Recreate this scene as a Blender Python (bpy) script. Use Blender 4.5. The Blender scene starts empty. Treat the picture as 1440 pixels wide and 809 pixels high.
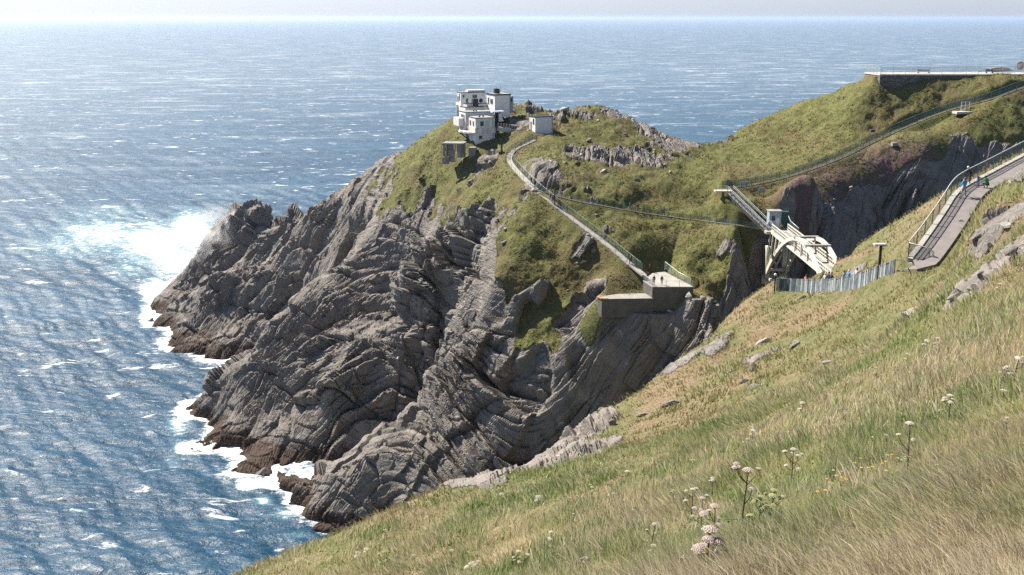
import bpy, bmesh, math, random
import numpy as np
from mathutils import Vector, Matrix, Quaternion
from mathutils.bvhtree import BVHTree

random.seed(7)
rng = np.random.default_rng(11)
SC = bpy.context.scene
COL = SC.collection

# ------------------------------------------------------------------ camera
H = 90.0                      # eye height above the sea, metres
F = 1500.0                    # focal length in pixels of a 1440 px wide picture
PITCH = math.atan((404.5 - 25.0) / F)
cam_d = bpy.data.cameras.new("camera")
cam = bpy.data.objects.new("camera", cam_d)
COL.objects.link(cam)
cam.location = (0, 0, H)
cam.rotation_euler = (math.pi / 2 - PITCH, 0, 0)
cam_d.sensor_width = 36.0
cam_d.lens = F / 1440.0 * 36.0
cam_d.clip_start = 0.2
cam_d.clip_end = 200000.0
SC.camera = cam

# ------------------------------------------------------------------ light
SUN_ELEV = math.radians(47.0)
SUN_LEFT = math.radians(52.0)          # how far the sun stands to the left of the view
sun_dir = Vector((-math.sin(SUN_LEFT) * math.cos(SUN_ELEV), math.cos(SUN_LEFT) * math.cos(SUN_ELEV), math.sin(SUN_ELEV)))
world = bpy.data.worlds.new("World")
SC.world = world
world.use_nodes = True
wn = world.node_tree
sky = wn.nodes.new("ShaderNodeTexSky")
sky.sky_type = 'NISHITA'
sky.sun_disc = False
sky.sun_elevation = SUN_ELEV
sky.sun_rotation = -SUN_LEFT
sky.air_density = 1.0
sky.dust_density = 0.4
sky.ozone_density = 2.0
bgn = wn.nodes["Background"]
bgn.inputs[1].default_value = 0.054
tint = wn.nodes.new("ShaderNodeMix"); tint.data_type = 'RGBA'; tint.blend_type = 'MULTIPLY'
tint.inputs[0].default_value = 1.0
wtc = wn.nodes.new("ShaderNodeTexCoord"); wsp = wn.nodes.new("ShaderNodeSeparateXYZ"); wmr = wn.nodes.new("ShaderNodeMapRange"); wmx = wn.nodes.new("ShaderNodeMix")
wmx.data_type = 'RGBA'; wmr.inputs[2].default_value = 0.22
wn.links.new(wtc.outputs['Generated'], wsp.inputs[0]); wn.links.new(wsp.outputs[2], wmr.inputs[0]); wn.links.new(wmr.outputs[0], wmx.inputs[0])
wmx.inputs[6].default_value = (0.92, 1.06, 1.62, 1); wmx.inputs[7].default_value = (0.95, 0.98, 1.04, 1)
wn.links.new(wmx.outputs[2], tint.inputs[7])
wn.links.new(sky.outputs[0], tint.inputs[6])
wn.links.new(tint.outputs[2], bgn.inputs[0])
sd = bpy.data.lights.new("sun", 'SUN')
sd.energy = 5.0
sd.angle = math.radians(0.53)
sd.color = (1.0, 0.93, 0.82)
sun = bpy.data.objects.new("sun", sd)
COL.objects.link(sun)
sun.rotation_euler = sun_dir.to_track_quat('Z', 'Y').to_euler()
sun.location = (0, 0, 150)
SC.view_settings.view_transform = 'Standard'
SC.view_settings.look = 'None'
SC.view_settings.exposure = 1.08
SC.view_settings.gamma = 1.0
SC.view_settings.use_curve_mapping = False
SC.cycles.use_denoising = False
SC.cycles.max_bounces = 5
SC.cycles.diffuse_bounces = 1
SC.cycles.glossy_bounces = 2
SC.cycles.transmission_bounces = 3
SC.cycles.transparent_max_bounces = 10
SC.cycles.volume_bounces = 2
SC.cycles.volume_step_rate = 2.0
SC.cycles.caustics_reflective = False
SC.cycles.caustics_refractive = False
SC.cycles.sample_clamp_indirect = 1.6
SC.cycles.sample_clamp_direct = 5.0

# ------------------------------------------------------------------ geometry of the view
CP, SP = math.cos(PITCH), math.sin(PITCH)
def ray(px, py):
    u = (px - 720.0) / F; v = (404.5 - py) / F
    return np.array([u, CP + v * SP, -SP + v * CP])
def at_y(px, py, y):
    d = ray(px, py); t = y / d[1]
    return (d[0] * t, y, H + d[2] * t)
def at_z(px, py, z):
    d = ray(px, py); t = (z - H) / d[2]
    return (d[0] * t, d[1] * t, z)

# ------------------------------------------------------------------ noise
def _h(i, j, k, s=0):
    n = (i.astype(np.int64) * 374761393 + j.astype(np.int64) * 668265263 + k.astype(np.int64) * 2147483647 + s * 1013904223) & 0xffffffff
    n = ((n ^ (n >> 13)) * 1274126177) & 0xffffffff
    n = ((n ^ (n >> 16)) * 2246822519) & 0xffffffff
    n = n ^ (n >> 15)
    return (n & 0xffffff) / float(0xffffff)
def vnoise(x, y, z, s=0):
    xi = np.floor(x); yi = np.floor(y); zi = np.floor(z)
    fx = x - xi; fy = y - yi; fz = z - zi
    fx = fx * fx * (3 - 2 * fx); fy = fy * fy * (3 - 2 * fy); fz = fz * fz * (3 - 2 * fz)
    xi = xi.astype(np.int64); yi = yi.astype(np.int64); zi = zi.astype(np.int64)
    def L(a, b, t): return a + (b - a) * t
    r = []
    for dz in (0, 1):
        a = L(_h(xi, yi, zi + dz, s), _h(xi + 1, yi, zi + dz, s), fx)
        b = L(_h(xi, yi + 1, zi + dz, s), _h(xi + 1, yi + 1, zi + dz, s), fx)
        r.append(L(a, b, fy))
    return L(r[0], r[1], fz) * 2 - 1
def fbm(x, y, z, sc, octv=4, s=0, gain=0.5):
    o = 0; a = 1; t = 0
    x = x / sc; y = y / sc; z = z / sc
    for k in range(octv):
        o = o + a * vnoise(x + 17.3 * k, y - 9.1 * k, z + 4.7 * k, s + k); t += a
        a *= gain; x = x * 2.03; y = y * 2.03; z = z * 2.03
    return o / t
def sstep(a, b, x):
    t = np.clip((x - a) / (b - a), 0, 1); return t * t * (3 - 2 * t)

# ------------------------------------------------------------------ interpolation through measured points
class RBF:
    def __init__(self, pts, vals, c=2.0, smooth=0.0):
        self.p = np.array(pts, float); self.c2 = c * c
        v = np.array(vals, float)
        d = np.sqrt(((self.p[:, None] - self.p[None]) ** 2).sum(-1) + self.c2)
        n = len(v)
        A = np.zeros((n + 3, n + 3)); A[:n, :n] = d - smooth * np.eye(n) * -1.0
        A[:n, n] = 1; A[:n, n + 1:] = self.p; A[n, :n] = 1; A[n + 1:, :n] = self.p.T
        b = np.zeros(n + 3); b[:n] = v
        self.w = np.linalg.solve(A, b)
    def __call__(self, x, y):
        x = np.asarray(x, float); y = np.asarray(y, float)
        sh = x.shape; xf = x.ravel(); yf = y.ravel(); o = np.empty(len(xf)); n = len(self.p)
        for s in range(0, len(xf), 40000):
            a = xf[s:s + 40000, None] - self.p[None, :, 0]; b = yf[s:s + 40000, None] - self.p[None, :, 1]
            o[s:s + 40000] = np.sqrt(a * a + b * b + self.c2) @ self.w[:n] + self.w[n] + self.w[n + 1] * xf[s:s + 40000] + self.w[n + 2] * yf[s:s + 40000]
        return o.reshape(sh)

# ---- the rocky headland and the hill beyond the gully: (px, py, distance) of points seen in the photograph
HP = [  # upper silhouette
 (248,402,356),(280,366,350),(312,324,348),(345,297,345),(372,300,335),(400,300,318),(440,285,302),(500,250,290),(560,215,280),(600,193,272),(640,168,264),
 (700,172,262),(735,150,266),(790,160,266),(830,148,265),(880,160,264),(930,185,263),(985,203,262),(1010,200,263),(1060,172,268),(1120,150,274),(1170,130,268),(1210,113,264),(1300,110,262),(1440,106,262),(1620,104,262),
 # far lobe on the left
 (232,428,326),(255,428,320),(300,420,305),(350,450,290),(400,420,286),(380,360,312),(450,340,291),(330,360,332),(280,400,330),(300,470,292),
 (420,470,272),(500,300,272),
 # middle mass
 (345,500,236),(385,450,238),(440,400,245),(480,375,248),(505,385,245),
 (300,560,231),(310,600,222),(350,560,224),(400,500,230),(450,450,233),(500,430,236),(400,600,213),(450,550,217),(500,480,219.5),(470,520,216),(560,440,232),
 (400,640,206.5),(535,474,222),(350,630,213),
 (500,540,214.5),(500,600,210.5),(465,620,208),(560,530,212),(585,490,217),
 # near mass
 (430,680,190),(480,660,190),(540,700,181),(525,620,197),(560,582,198),(600,540,198),(612,490,205),(600,455,216),(660,470,199),(700,560,185),(640,640,182),
 (600,700,178),(560,735,177.5),(700,650,178),(760,600,178),(700,700,175),(800,530,180),(835,560,178),(780,450,187),(850,450,182),(845,500,180),(868,480,181),
 (740,520,184),(660,560,189),(720,640,179),(760,660,176),
 # grass slopes of the island
 (1000,380,192),(950,350,198),(900,380,189),(820,340,198),(1020,320,205),(1080,310,208),(900,300,208),(800,280,209),(1000,280,216),
 (900,240,227),(760,230,222),(820,200,241),(900,200,246),(960,225,241),(1050,270,217),(1050,230,238),(1050,190,262),(1120,292,208),(1100,322,206.5),
 (700,260,225),(650,230,245),(600,250,250),(650,300,222),(550,300,250),(700,330,205),(600,350,228),(500,340,262),(700,400,196),(760,400,194),(640,420,211),
 (540,400,240),(600,400,222),(780,350,200),(820,400,193),(870,350,195),(700,450,194),(640,500,196),
 (905,400,185),(980,400,185),(700,205,246),(670,205,248),(742,187.5,244),(772,187,246),(757,190,243),(640,215,250),
 # hill beyond the gully
 (1140,240,226),(1230,190,241),(1340,150,243),(1440,120,245),(1620,106,245),(1200,262,222),(1090,280,214),(1090,250,224),(1140,262,220),(1300,222,227),(1340,200,231),(1385,196,232),(1440,200,231),(1620,190,236),
 (1090,320,207),(1015,262,216),(1150,290,209),(1200,150,248),(1250,135,247.5),(1229,121.5,249.3),(1300,112.8,249.3),(1360,107.8,249.3),(1440,105.2,249.3),(1620,103,249),(1130,200,250),(1300,180,240),
 # wall of the gully
 (1060,365,194),(1083,348,206),(1060,400,190),(1000,430,180),(950,440,180.5),(900,455,180.5),
]
HC = [(238,404),(220,432),(222,456),(240,478),(270,497),(310,503),(350,503),(378,508),(350,522),(310,555),(275,590),(285,625),(330,662),(370,670),(400,669),(440,668),
      (388,688),(405,705),(440,725),(490,742)]
hw = []
for px, py, y in HP: hw.append(at_y(px, py, y))
for px, py in HC: hw.append(at_z(px, py, 0.0))
# cleft behind the middle mass, and the cleft in front of it
for px, y, z in [(400,264,2),(420,262,6),(450,262,14),(480,262,23),(505,205,0),(530,206,1),(555,207.5,3),(580,209,7),(600,212,13),(480,206,-0.5),(612,216,20)]:
    hw.append(((px - 720) / F * y * 1.03, y, z))
# foot of the gully wall, the sea bed and the far side of the ridge (plan position)
hw += [(-20,174,0),(-8,171,0),(3,170,0),(13,172,0),(26,171,0),(36,172,0),(43,180,0),(49,189,0),(58,200,0),(76,208,0),(95,212,0),(130,214,0),(170,216,0)]
hw += [(3,164,-6),(14,163,-8),(27,159,-8),(44,160,-8),(56,184,-8),(65,191,-8),(82,200,-8),(110,203,-8),(170,207,-9),(-20,164,-6),(-35,168,-8)]
hw += [(34,173.5,24),(42,184,24),(47,194,24),(57,205,28),(51,202.5,34),(74,215,32),(92,220,34),(118,223,38),(150,223,40)]
for px, py, y in [(190,400,372),(185,440,330),(190,475,300),(230,505,275),(270,520,262),(320,520,262),(270,560,255),(240,600,228),(260,650,206),(320,685,192),(350,690,190),(360,705,184),(400,735,172),(440,760,168),(490,775,162)]:
    hw.append(((px - 720) / F * y, y, -9))
for px, py, y in HP[:26]:
    x0, y0, z0 = at_y(px, py, y)
    hw.append((x0 * 1.03, y0 + 12, z0 - 5)); hw.append((x0 * 1.15, y0 + 52, min(z0 - 35, -12) if z0 < 45 else -12.0))
hw += [(-160,300,-14),(-200,380,-14),(-120,200,-14),(-80,150,-14),(0,120,-12),(-60,440,-14),(60,440,-14),(200,440,-14),(-140,440,-14)]
hw = np.array(hw)
H_rbf = RBF(hw[:, :2], hw[:, 2], c=1.5)

# ---- the slope the photographer stands on
NP_ = [(1440,809,10),(1240,809,11.5),(1040,750,18),(1040,809,14),(900,809,22),(775,760,40),(700,809,38),(560,790,55),(500,809,54),(600,760,52),(900,700,38),(1200,700,20),(1440,700,12.5),(1200,600,32),(1440,600,19),
 (1440,500,30),(1440,440,40),(1300,500,43),(1100,600,43),(1000,650,42),(900,640,56),(800,700,50),(1000,597,62),(1100,555,60),(1200,512,58),(1300,468,52),(1380,425,50),(860,630,68),(1620,700,12.5),(1620,500,26),
 # silhouette of the near slope over the sea and the gully
 (360,800,70),(430,770,70),(505,742,72),(600,706,75),(700,673,79),(735,664,81),(780,625,86),(850,580,91),(920,535,98),(980,487,104),(1040,430,114),(1068,412,122),(1090,408,125),
 # middle slope
 (1200,495,70),(1000,580,75),(1100,540,71),(1300,452,66),(1000,520,93),(1100,470,95),(900,590,84),(1200,430,90),(1100,430,108),(1150,413,108),(1250,395,88),(1300,420,72),
 (1295,385,79),(1314,371,80.5),(1300,398,76),(1320,385,76),(1332,365,80),(1310,402,74),(1345,345,82),(1356,322,84),(1375,302,84),(1400,280,86),(1440,256,89),(1340,395,68),(1284,382,83),(1313,362,84.5),(1343,320,88.5),(1370,285,92),(1400,262,98),(1440,237,103),(1500,205,108),(1620,160,112),(1280,366,92),(1316,300,102),(1378,250,107),(1420,236,108),
 (1355,380,60),(1350,345,64),(1372,305,66),(1400,300,61),(1440,285,60),(1440,340,52),(1395,360,56),(1500,260,60),(1620,240,58),
 # ridge over the bridge end
 (1145,388,146),(1200,350,137),(1260,322,126),(1300,303,121),(1350,262,122),(1400,233,124),(1440,214,125),(1500,190,126),(1620,150,128),(1180,385,125),(1240,370,106),(1285,335,108)]
nw = [at_y(*q) for q in NP_]
nw += [(0,0,88.3),(8,0,90),(-10,0,82),(-30,0,70),(0,-12,89.5),(20,-10,95),(20,10,90),(40,10,93),(60,30,92),(60,60,88),(80,80,88),(100,110,84),(110,60,92),(-30,-20,72),(-50,30,56),(-45,10,60),(-50,-20,60),(100,-20,104)]
edge = [(-70,20),(-52,48)] + [((a - 720) / F * b, b) for a, b in [(360,72),(430,73),(505,75),(600,78),(700,81),(735,83),(780,88),(850,93),(920,100),(980,106),(1040,116)]] + [(29,126),(33,136),(37,147),(43,156),(54,156),(62,146),(70,139),(82,137),(96,137),(120,136)]
ew = np.array(edge, float)
nw += [(51,150,50),(47,151,50),(55,150,52),(38,143,50)]
dn = np.gradient(ew, axis=0); dn /= np.linalg.norm(dn, axis=1)[:, None]
outn = np.stack([-dn[:, 1], dn[:, 0]], 1)
N0 = RBF(np.array(nw)[:, :2], np.array(nw)[:, 2], c=1.5)
for (x, y), o in zip(ew[1:], outn[1:]):
    z = float(N0(np.array([x]), np.array([y]))[0])
    nw.append((x + o[0] * 4, y + o[1] * 4, z * 0.86)); nw.append((x + o[0] * 15, y + o[1] * 15, 0)); nw.append((x + o[0] * 30, y + o[1] * 30, -14))
nw = np.array(nw)
N_rbf = RBF(nw[:, :2], nw[:, 2], c=1.0)
def h_far(x, y): return H_rbf(x, y)
def h_near(x, y): return N_rbf(x, y)

def polar_profile(hf, us, y0, y1, nfine, wz=1.0, power=1.0, clipz=-9.0):
    t = np.linspace(0, 1, nfine)
    ys = y0 * (y1 / y0) ** t
    U, Y = np.meshgrid(us, ys, indexing='ij')
    Z = hf(U * Y, Y)
    Z = np.maximum(Z, clipz)
    return U, Y, Z
def resample(U, Y, Z, n, power=1.0):
    # even steps of (arc length / distance) along each radial line
    dy = np.diff(Y, axis=1); dz = np.diff(Z, axis=1)
    w = 0.5 * (Y[:, 1:] + Y[:, :-1])
    vis = np.abs(dz * w - (Z[:, 1:] - H) * dy) / (w * w)      # angle swept as seen from above the ground
    s = vis + 0.3 * np.sqrt(dy * dy + dz * dz) / w ** power
    S = np.concatenate([np.zeros((len(Y), 1)), np.cumsum(s, 1)], 1)
    # smooth the density between neighbouring columns
    S /= S[:, -1:]
    k = np.exp(-np.linspace(-2, 2, 25) ** 2); k /= k.sum()
    Sp = np.pad(S, ((12, 12), (0, 0)), mode='edge')
    S = sum(k[i] * Sp[i:i + len(S)] for i in range(25))
    Yo = np.empty((len(Y), n)); q = np.linspace(0, 1, n)
    for i in range(len(Y)): Yo[i] = np.interp(q, S[i], Y[i])
    return Yo

def grid_mesh(name, P, smooth=True):
    nu, nv = P.shape[:2]
    me = bpy.data.meshes.new(name)
    me.vertices.add(nu * nv); me.vertices.foreach_set("co", P.reshape(-1).astype(np.float32))
    i = np.arange(nu * nv).reshape(nu, nv)
    q = np.stack([i[:-1, :-1], i[1:, :-1], i[1:, 1:], i[:-1, 1:]], -1).reshape(-1, 4)
    nf = len(q)
    me.loops.add(nf * 4); me.loops.foreach_set("vertex_index", q.reshape(-1).astype(np.int32))
    me.polygons.add(nf); me.polygons.foreach_set("loop_start", (np.arange(nf) * 4).astype(np.int32))
    me.polygons.foreach_set("loop_total", np.full(nf, 4, np.int32))
    me.polygons.foreach_set("use_smooth", np.full(nf, smooth, bool))
    me.update(calc_edges=True)
    return me
def attr(me, name, v):
    a = me.attributes.new(name, 'FLOAT', 'POINT'); a.data.foreach_set("value", np.asarray(v, np.float32).reshape(-1))
def grid_normals(P):
    du = np.gradient(P, axis=0); dv = np.gradient(P, axis=1)
    n = np.cross(du, dv); n /= np.linalg.norm(n, axis=2)[..., None] + 1e-9
    n[n[..., 2] < 0] *= -1
    return n
def link(name, me, mats=(), parent=None):
    o = bpy.data.objects.new(name, me); COL.objects.link(o)
    for m in mats: me.materials.append(m)
    if parent: o.parent = parent
    return o

def ground_hit(px, py, near=False):
    """point where the line of sight through a photo pixel meets the bare ground"""
    hf = h_near if near else h_far
    d = ray(px, py)
    y = np.geomspace(8 if near else 140, 160 if near else 420, 900)
    t = y / d[1]; g = hf(d[0] * t, y); z = H + d[2] * t
    k = np.nonzero(z < g)[0]
    if len(k) == 0: return None
    k = k[0]
    if k == 0: return (d[0] * t[0], y[0], z[0])
    a = (z[k - 1] - g[k - 1]); b = (g[k] - z[k]); f = a / (a + b + 1e-9)
    yy = y[k - 1] + f * (y[k] - y[k - 1]); tt = yy / d[1]
    return (d[0] * tt, yy, H + d[2] * tt)
# ------------------------------------------------------------------ materials
def N(nt, typ, ins=None, **props):
    n = nt.nodes.new(typ)
    for k, v in props.items(): setattr(n, k, v)
    for k, v in (ins or {}).items():
        s = n.inputs[k]
        if isinstance(v, bpy.types.NodeSocket): nt.links.new(v, s)
        elif isinstance(v, bpy.types.Node): nt.links.new(v.outputs[0], s)
        else: s.default_value = v
    return n
def rgb(c): return (c[0], c[1], c[2], 1.0)
def mixc(nt, f, a, b, bt='MIX'):
    n = nt.nodes.new('ShaderNodeMix'); n.data_type = 'RGBA'; n.blend_type = bt
    for s, v in ((n.inputs[0], f), (n.inputs[6], a), (n.inputs[7], b)):
        if isinstance(v, bpy.types.Node): v = v.outputs[0]
        if isinstance(v, bpy.types.NodeSocket): nt.links.new(v, s)
        elif isinstance(v, tuple): s.default_value = rgb(v)
        else: s.default_value = v
    return n.outputs[2]
def mth(nt, op, a, b=0.0, c=0.0, clamp=False):
    n = nt.nodes.new('ShaderNodeMath'); n.operation = op; n.use_clamp = clamp
    for s, v in zip(n.inputs, (a, b, c)):
        if isinstance(v, bpy.types.Node): v = v.outputs[0]
        if isinstance(v, bpy.types.NodeSocket): nt.links.new(v, s)
        else: s.default_value = v
    return n.outputs[0]
def mr(nt, v, a, b, c=0.0, d=1.0, smooth=True):
    n = nt.nodes.new('ShaderNodeMapRange'); n.interpolation_type = 'SMOOTHSTEP' if smooth else 'LINEAR'
    nt.links.new(v if isinstance(v, bpy.types.NodeSocket) else v.outputs[0], n.inputs[0])
    for i, q in zip((1, 2, 3, 4), (a, b, c, d)): n.inputs[i].default_value = q
    return n.outputs[0]
def newmat(name):
    m = bpy.data.materials.new(name); m.use_nodes = True
    nt = m.node_tree; b = nt.nodes['Principled BSDF']
    return m, nt, b
def noise(nt, vec, scale, detail=4.0, rough=0.55, dist=0.0):
    return N(nt, 'ShaderNodeTexNoise', {'Vector': vec, 'Scale': scale, 'Detail': detail, 'Roughness': rough, 'Distortion': dist}).outputs[0]
def mapping(nt, vec, scale=(1, 1, 1), rot=(0, 0, 0)):
    return N(nt, 'ShaderNodeMapping', {'Vector': vec, 'Scale': scale, 'Rotation': rot}).outputs[0]
def plain(name, col, rough=0.6, metal=0.0, var=0.12, scale=6.0, stain=None, stain_amt=0.0, spec=0.4, bump=0.0):
    m, nt, b = newmat(name)
    g = N(nt, 'ShaderNodeTexCoord').outputs['Object']
    n1 = noise(nt, g, scale, 5.0)
    dark = tuple(c * (1 - var) for c in col); lite = tuple(min(1, c * (1 + var)) for c in col)
    c = mixc(nt, mr(nt, n1, 0.3, 0.7), dark, lite)
    if stain:
        n2 = noise(nt, mapping(nt, g, (1, 1, 0.25)), scale * 0.5, 6.0, 0.65)
        c = mixc(nt, mr(nt, n2, 0.62 - 0.2 * stain_amt, 0.74 - 0.1 * stain_amt), c, stain)
    nt.links.new(c, b.inputs['Base Color'])
    b.inputs['Roughness'].default_value = rough; b.inputs['Metallic'].default_value = metal
    b.inputs['Specular IOR Level'].default_value = spec
    if bump:
        bp = N(nt, 'ShaderNodeBump', {'Strength': 0.6, 'Distance': bump, 'Height': noise(nt, g, scale * 4, 6.0)})
        nt.links.new(bp.outputs[0], b.inputs['Normal'])
    return m

# --- bedded rock with turf over it; the turf share is stored per vertex
def land_material(name, near):
    m, nt, b = newmat(name)
    geo = N(nt, 'ShaderNodeTexCoord').outputs['Object']
    nrm = N(nt, 'ShaderNodeNewGeometry')
    g = N(nt, 'ShaderNodeAttribute', attribute_name='grass').outputs['Fac']
    st = N(nt, 'ShaderNodeAttribute', attribute_name='bed').outputs['Fac']
    bl = N(nt, 'ShaderNodeAttribute', attribute_name='block').outputs['Fac']
    hea = N(nt, 'ShaderNodeAttribute', attribute_name='heather').outputs['Fac']
    sep = N(nt, 'ShaderNodeSeparateXYZ', {0: geo})
    # bedding coordinate for fine lamination
    cb = N(nt, 'ShaderNodeCombineXYZ', {0: mth(nt, 'MULTIPLY', sep.outputs[0], 0.16), 1: mth(nt, 'MULTIPLY', sep.outputs[1], 0.16), 2: st}).outputs[0]
    lam = noise(nt, cb, 1.5, 8.0, 0.7)
    big = noise(nt, geo, 0.06, 4.0)
    med = noise(nt, geo, 0.5, 7.0, 0.65)
    fine = noise(nt, geo, 3.0, 6.0, 0.7)
    rock = mixc(nt, mr(nt, lam, 0.3, 0.7), (0.105, 0.094, 0.083), (0.26, 0.233, 0.205))
    rock = mixc(nt, mr(nt, big, 0.38, 0.62), rock, mixc(nt, mr(nt, med, 0.3, 0.7), (0.155, 0.13, 0.11), (0.285, 0.25, 0.215)), 'MIX')
    rock = mixc(nt, mth(nt, 'MULTIPLY', mr(nt, bl, 0.0, 1.0, smooth=False), 0.5), rock, mixc(nt, 0.6, rock, (0.27, 0.245, 0.225)))
    streak = noise(nt, mapping(nt, geo, (1, 1, 0.14)), 0.38, 6.0, 0.68, 0.4)
    rock = mixc(nt, mth(nt, 'MULTIPLY', mr(nt, streak, 0.54, 0.68), 0.6), rock, (0.075, 0.068, 0.062))
    rock = mixc(nt, mth(nt, 'MULTIPLY', mr(nt, noise(nt, geo, 0.13, 7.0, 0.7), 0.56, 0.68), 0.45), rock, (0.33, 0.31, 0.28))
    # pale lichen and quartz, orange lichen, brown wet band by the water
    rock = mixc(nt, mth(nt, 'MULTIPLY', mr(nt, fine, 0.56, 0.7), 0.6), rock, (0.3, 0.285, 0.26))
    vein = mr(nt, mth(nt, 'ABSOLUTE', mth(nt, 'SUBTRACT', noise(nt, mapping(nt, geo, (1, 1, 1), (0.3, 0.6, 0)), 0.11, 3.0), 0.5)), 0.0, 0.0045, 1.0, 0.0)
    rock = mixc(nt, mth(nt, 'MULTIPLY', vein, mr(nt, med, 0.5, 0.6)), rock, (0.5, 0.48, 0.45))
    och = mth(nt, 'MULTIPLY', mr(nt, noise(nt, geo, 0.22, 6.0, 0.7), 0.6, 0.72), 0.55)
    rock = mixc(nt, och, rock, (0.27, 0.15, 0.06))
    wet = mr(nt, mth(nt, 'ADD', sep.outputs[2], mth(nt, 'MULTIPLY', mth(nt, 'SUBTRACT', med, 0.5), 5.0)), 1.6, 3.8, 1.0, 0.0)
    if not near: rock = mixc(nt, wet, rock, mixc(nt, mr(nt, fine, 0.35, 0.65), (0.042, 0.026, 0.018), (0.10, 0.065, 0.045)))
    # turf
    gm = mapping(nt, geo, (1.0, 1.0, 1.0))
    n1 = noise(nt, gm, 0.09, 5.0, 0.6); n2 = noise(nt, gm, 0.55, 6.0, 0.7); n3 = noise(nt, gm, 2.6, 5.0, 0.75)
    if near:
        turf = mixc(nt, mr(nt, n2, 0.38, 0.62), (0.095, 0.108, 0.034), (0.175, 0.155, 0.07))
        turf = mixc(nt, mr(nt, n1, 0.46, 0.6), turf, mixc(nt, mr(nt, n3, 0.35, 0.65), (0.15, 0.10, 0.055), (0.25, 0.19, 0.11)))
        turf = mixc(nt, mr(nt, n3, 0.5, 0.72), turf, (0.22, 0.195, 0.11))
    else:
        turf = mixc(nt, mr(nt, n2, 0.36, 0.62), (0.085, 0.095, 0.024), (0.165, 0.158, 0.05))
        turf = mixc(nt, mth(nt, 'MULTIPLY', mr(nt, n1, 0.44, 0.6), 0.75), turf, mixc(nt, mr(nt, n3, 0.35, 0.65), (0.10, 0.075, 0.03), (0.175, 0.135, 0.058)))
        turf = mixc(nt, mth(nt, 'MULTIPLY', mr(nt, n3, 0.55, 0.72), 0.6), turf, (0.19, 0.175, 0.075))
        turf = mixc(nt, mth(nt, 'MULTIPLY', mr(nt, n3, 0.46, 0.33), 0.6), turf, (0.035, 0.045, 0.015))
    hm = mth(nt, 'MULTIPLY', hea, mr(nt, n2, 0.36, 0.48))
    turf = mixc(nt, hm, turf, mixc(nt, mr(nt, n3, 0.35, 0.65), (0.12, 0.075, 0.065), (0.20, 0.115, 0.13)))
    ge = mth(nt, 'ADD', g, mth(nt, 'ADD', mth(nt, 'MULTIPLY', mth(nt, 'SUBTRACT', n3, 0.5), 0.7), mth(nt, 'MULTIPLY', mth(nt, 'SUBTRACT', n2, 0.5), 0.8)))
    gf = mr(nt, ge, 0.42, 0.56)
    nt.links.new(mixc(nt, gf, rock, turf), b.inputs['Base Color'])
    # relief
    vor = N(nt, 'ShaderNodeTexVoronoi', {'Vector': cb, 'Scale': 3.2, 'Randomness': 1.0}, feature='F1')
    vor2 = N(nt, 'ShaderNodeTexVoronoi', {'Vector': mixc(nt, 0.06, geo, N(nt, 'ShaderNodeTexNoise', {'Vector': geo, 'Scale': 0.8}).outputs[1]), 'Scale': 0.9}, feature='DISTANCE_TO_EDGE')
    cj = mixc(nt, 0.035, mapping(nt, geo, (1, 1, 1), (0.5, 0.35, 0.4)), N(nt, 'ShaderNodeTexNoise', {'Vector': geo, 'Scale': 0.5, 'Detail': 3.0}).outputs[1])
    cell = []
    for sc, st_ in ((0.42, (1, 0.55, 1.5)), (1.15, (1, 0.6, 1.8))):
        vv = N(nt, 'ShaderNodeTexVoronoi', {'Vector': mapping(nt, cj, st_), 'Scale': sc * (2.2 if near else 1.0)})
        cell.append(N(nt, 'ShaderNodeSeparateColor', {0: vv.outputs[1]}).outputs[0])
    hr = mth(nt, 'ADD', mth(nt, 'MULTIPLY', lam, 0.28), mth(nt, 'MULTIPLY', vor.outputs[0], 0.4))
    hr = mth(nt, 'ADD', hr, mth(nt, 'ADD', mth(nt, 'MULTIPLY', cell[0], 0.9), mth(nt, 'MULTIPLY', cell[1], 0.55)))
    hr = mth(nt, 'ADD', hr, mth(nt, 'MULTIPLY', fine, 0.35))
    hr = mth(nt, 'ADD', hr, mth(nt, 'MULTIPLY', mr(nt, vor2.outputs[0], 0.0, 0.08, 0.0, 1.0), 0.10))
    hr = mth(nt, 'ADD', hr, mth(nt, 'MULTIPLY', med, 0.8))
    hg = mth(nt, 'ADD', mth(nt, 'MULTIPLY', n3, 0.55), mth(nt, 'MULTIPLY', noise(nt, gm, 8.0, 4.0, 0.7), 0.25))
    hh = N(nt, 'ShaderNodeMix', {0: gf, 2: hr, 3: hg}, data_type='FLOAT').outputs[0]
    bp = N(nt, 'ShaderNodeBump', {'Strength': 1.0, 'Distance': 0.26 if near else 0.5, 'Height': hh})
    nt.links.new(bp.outputs[0], b.inputs['Normal'])
    b.inputs['Roughness'].default_value = 0.85
    b.inputs['Specular IOR Level'].default_value = 0.25
    return m

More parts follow.
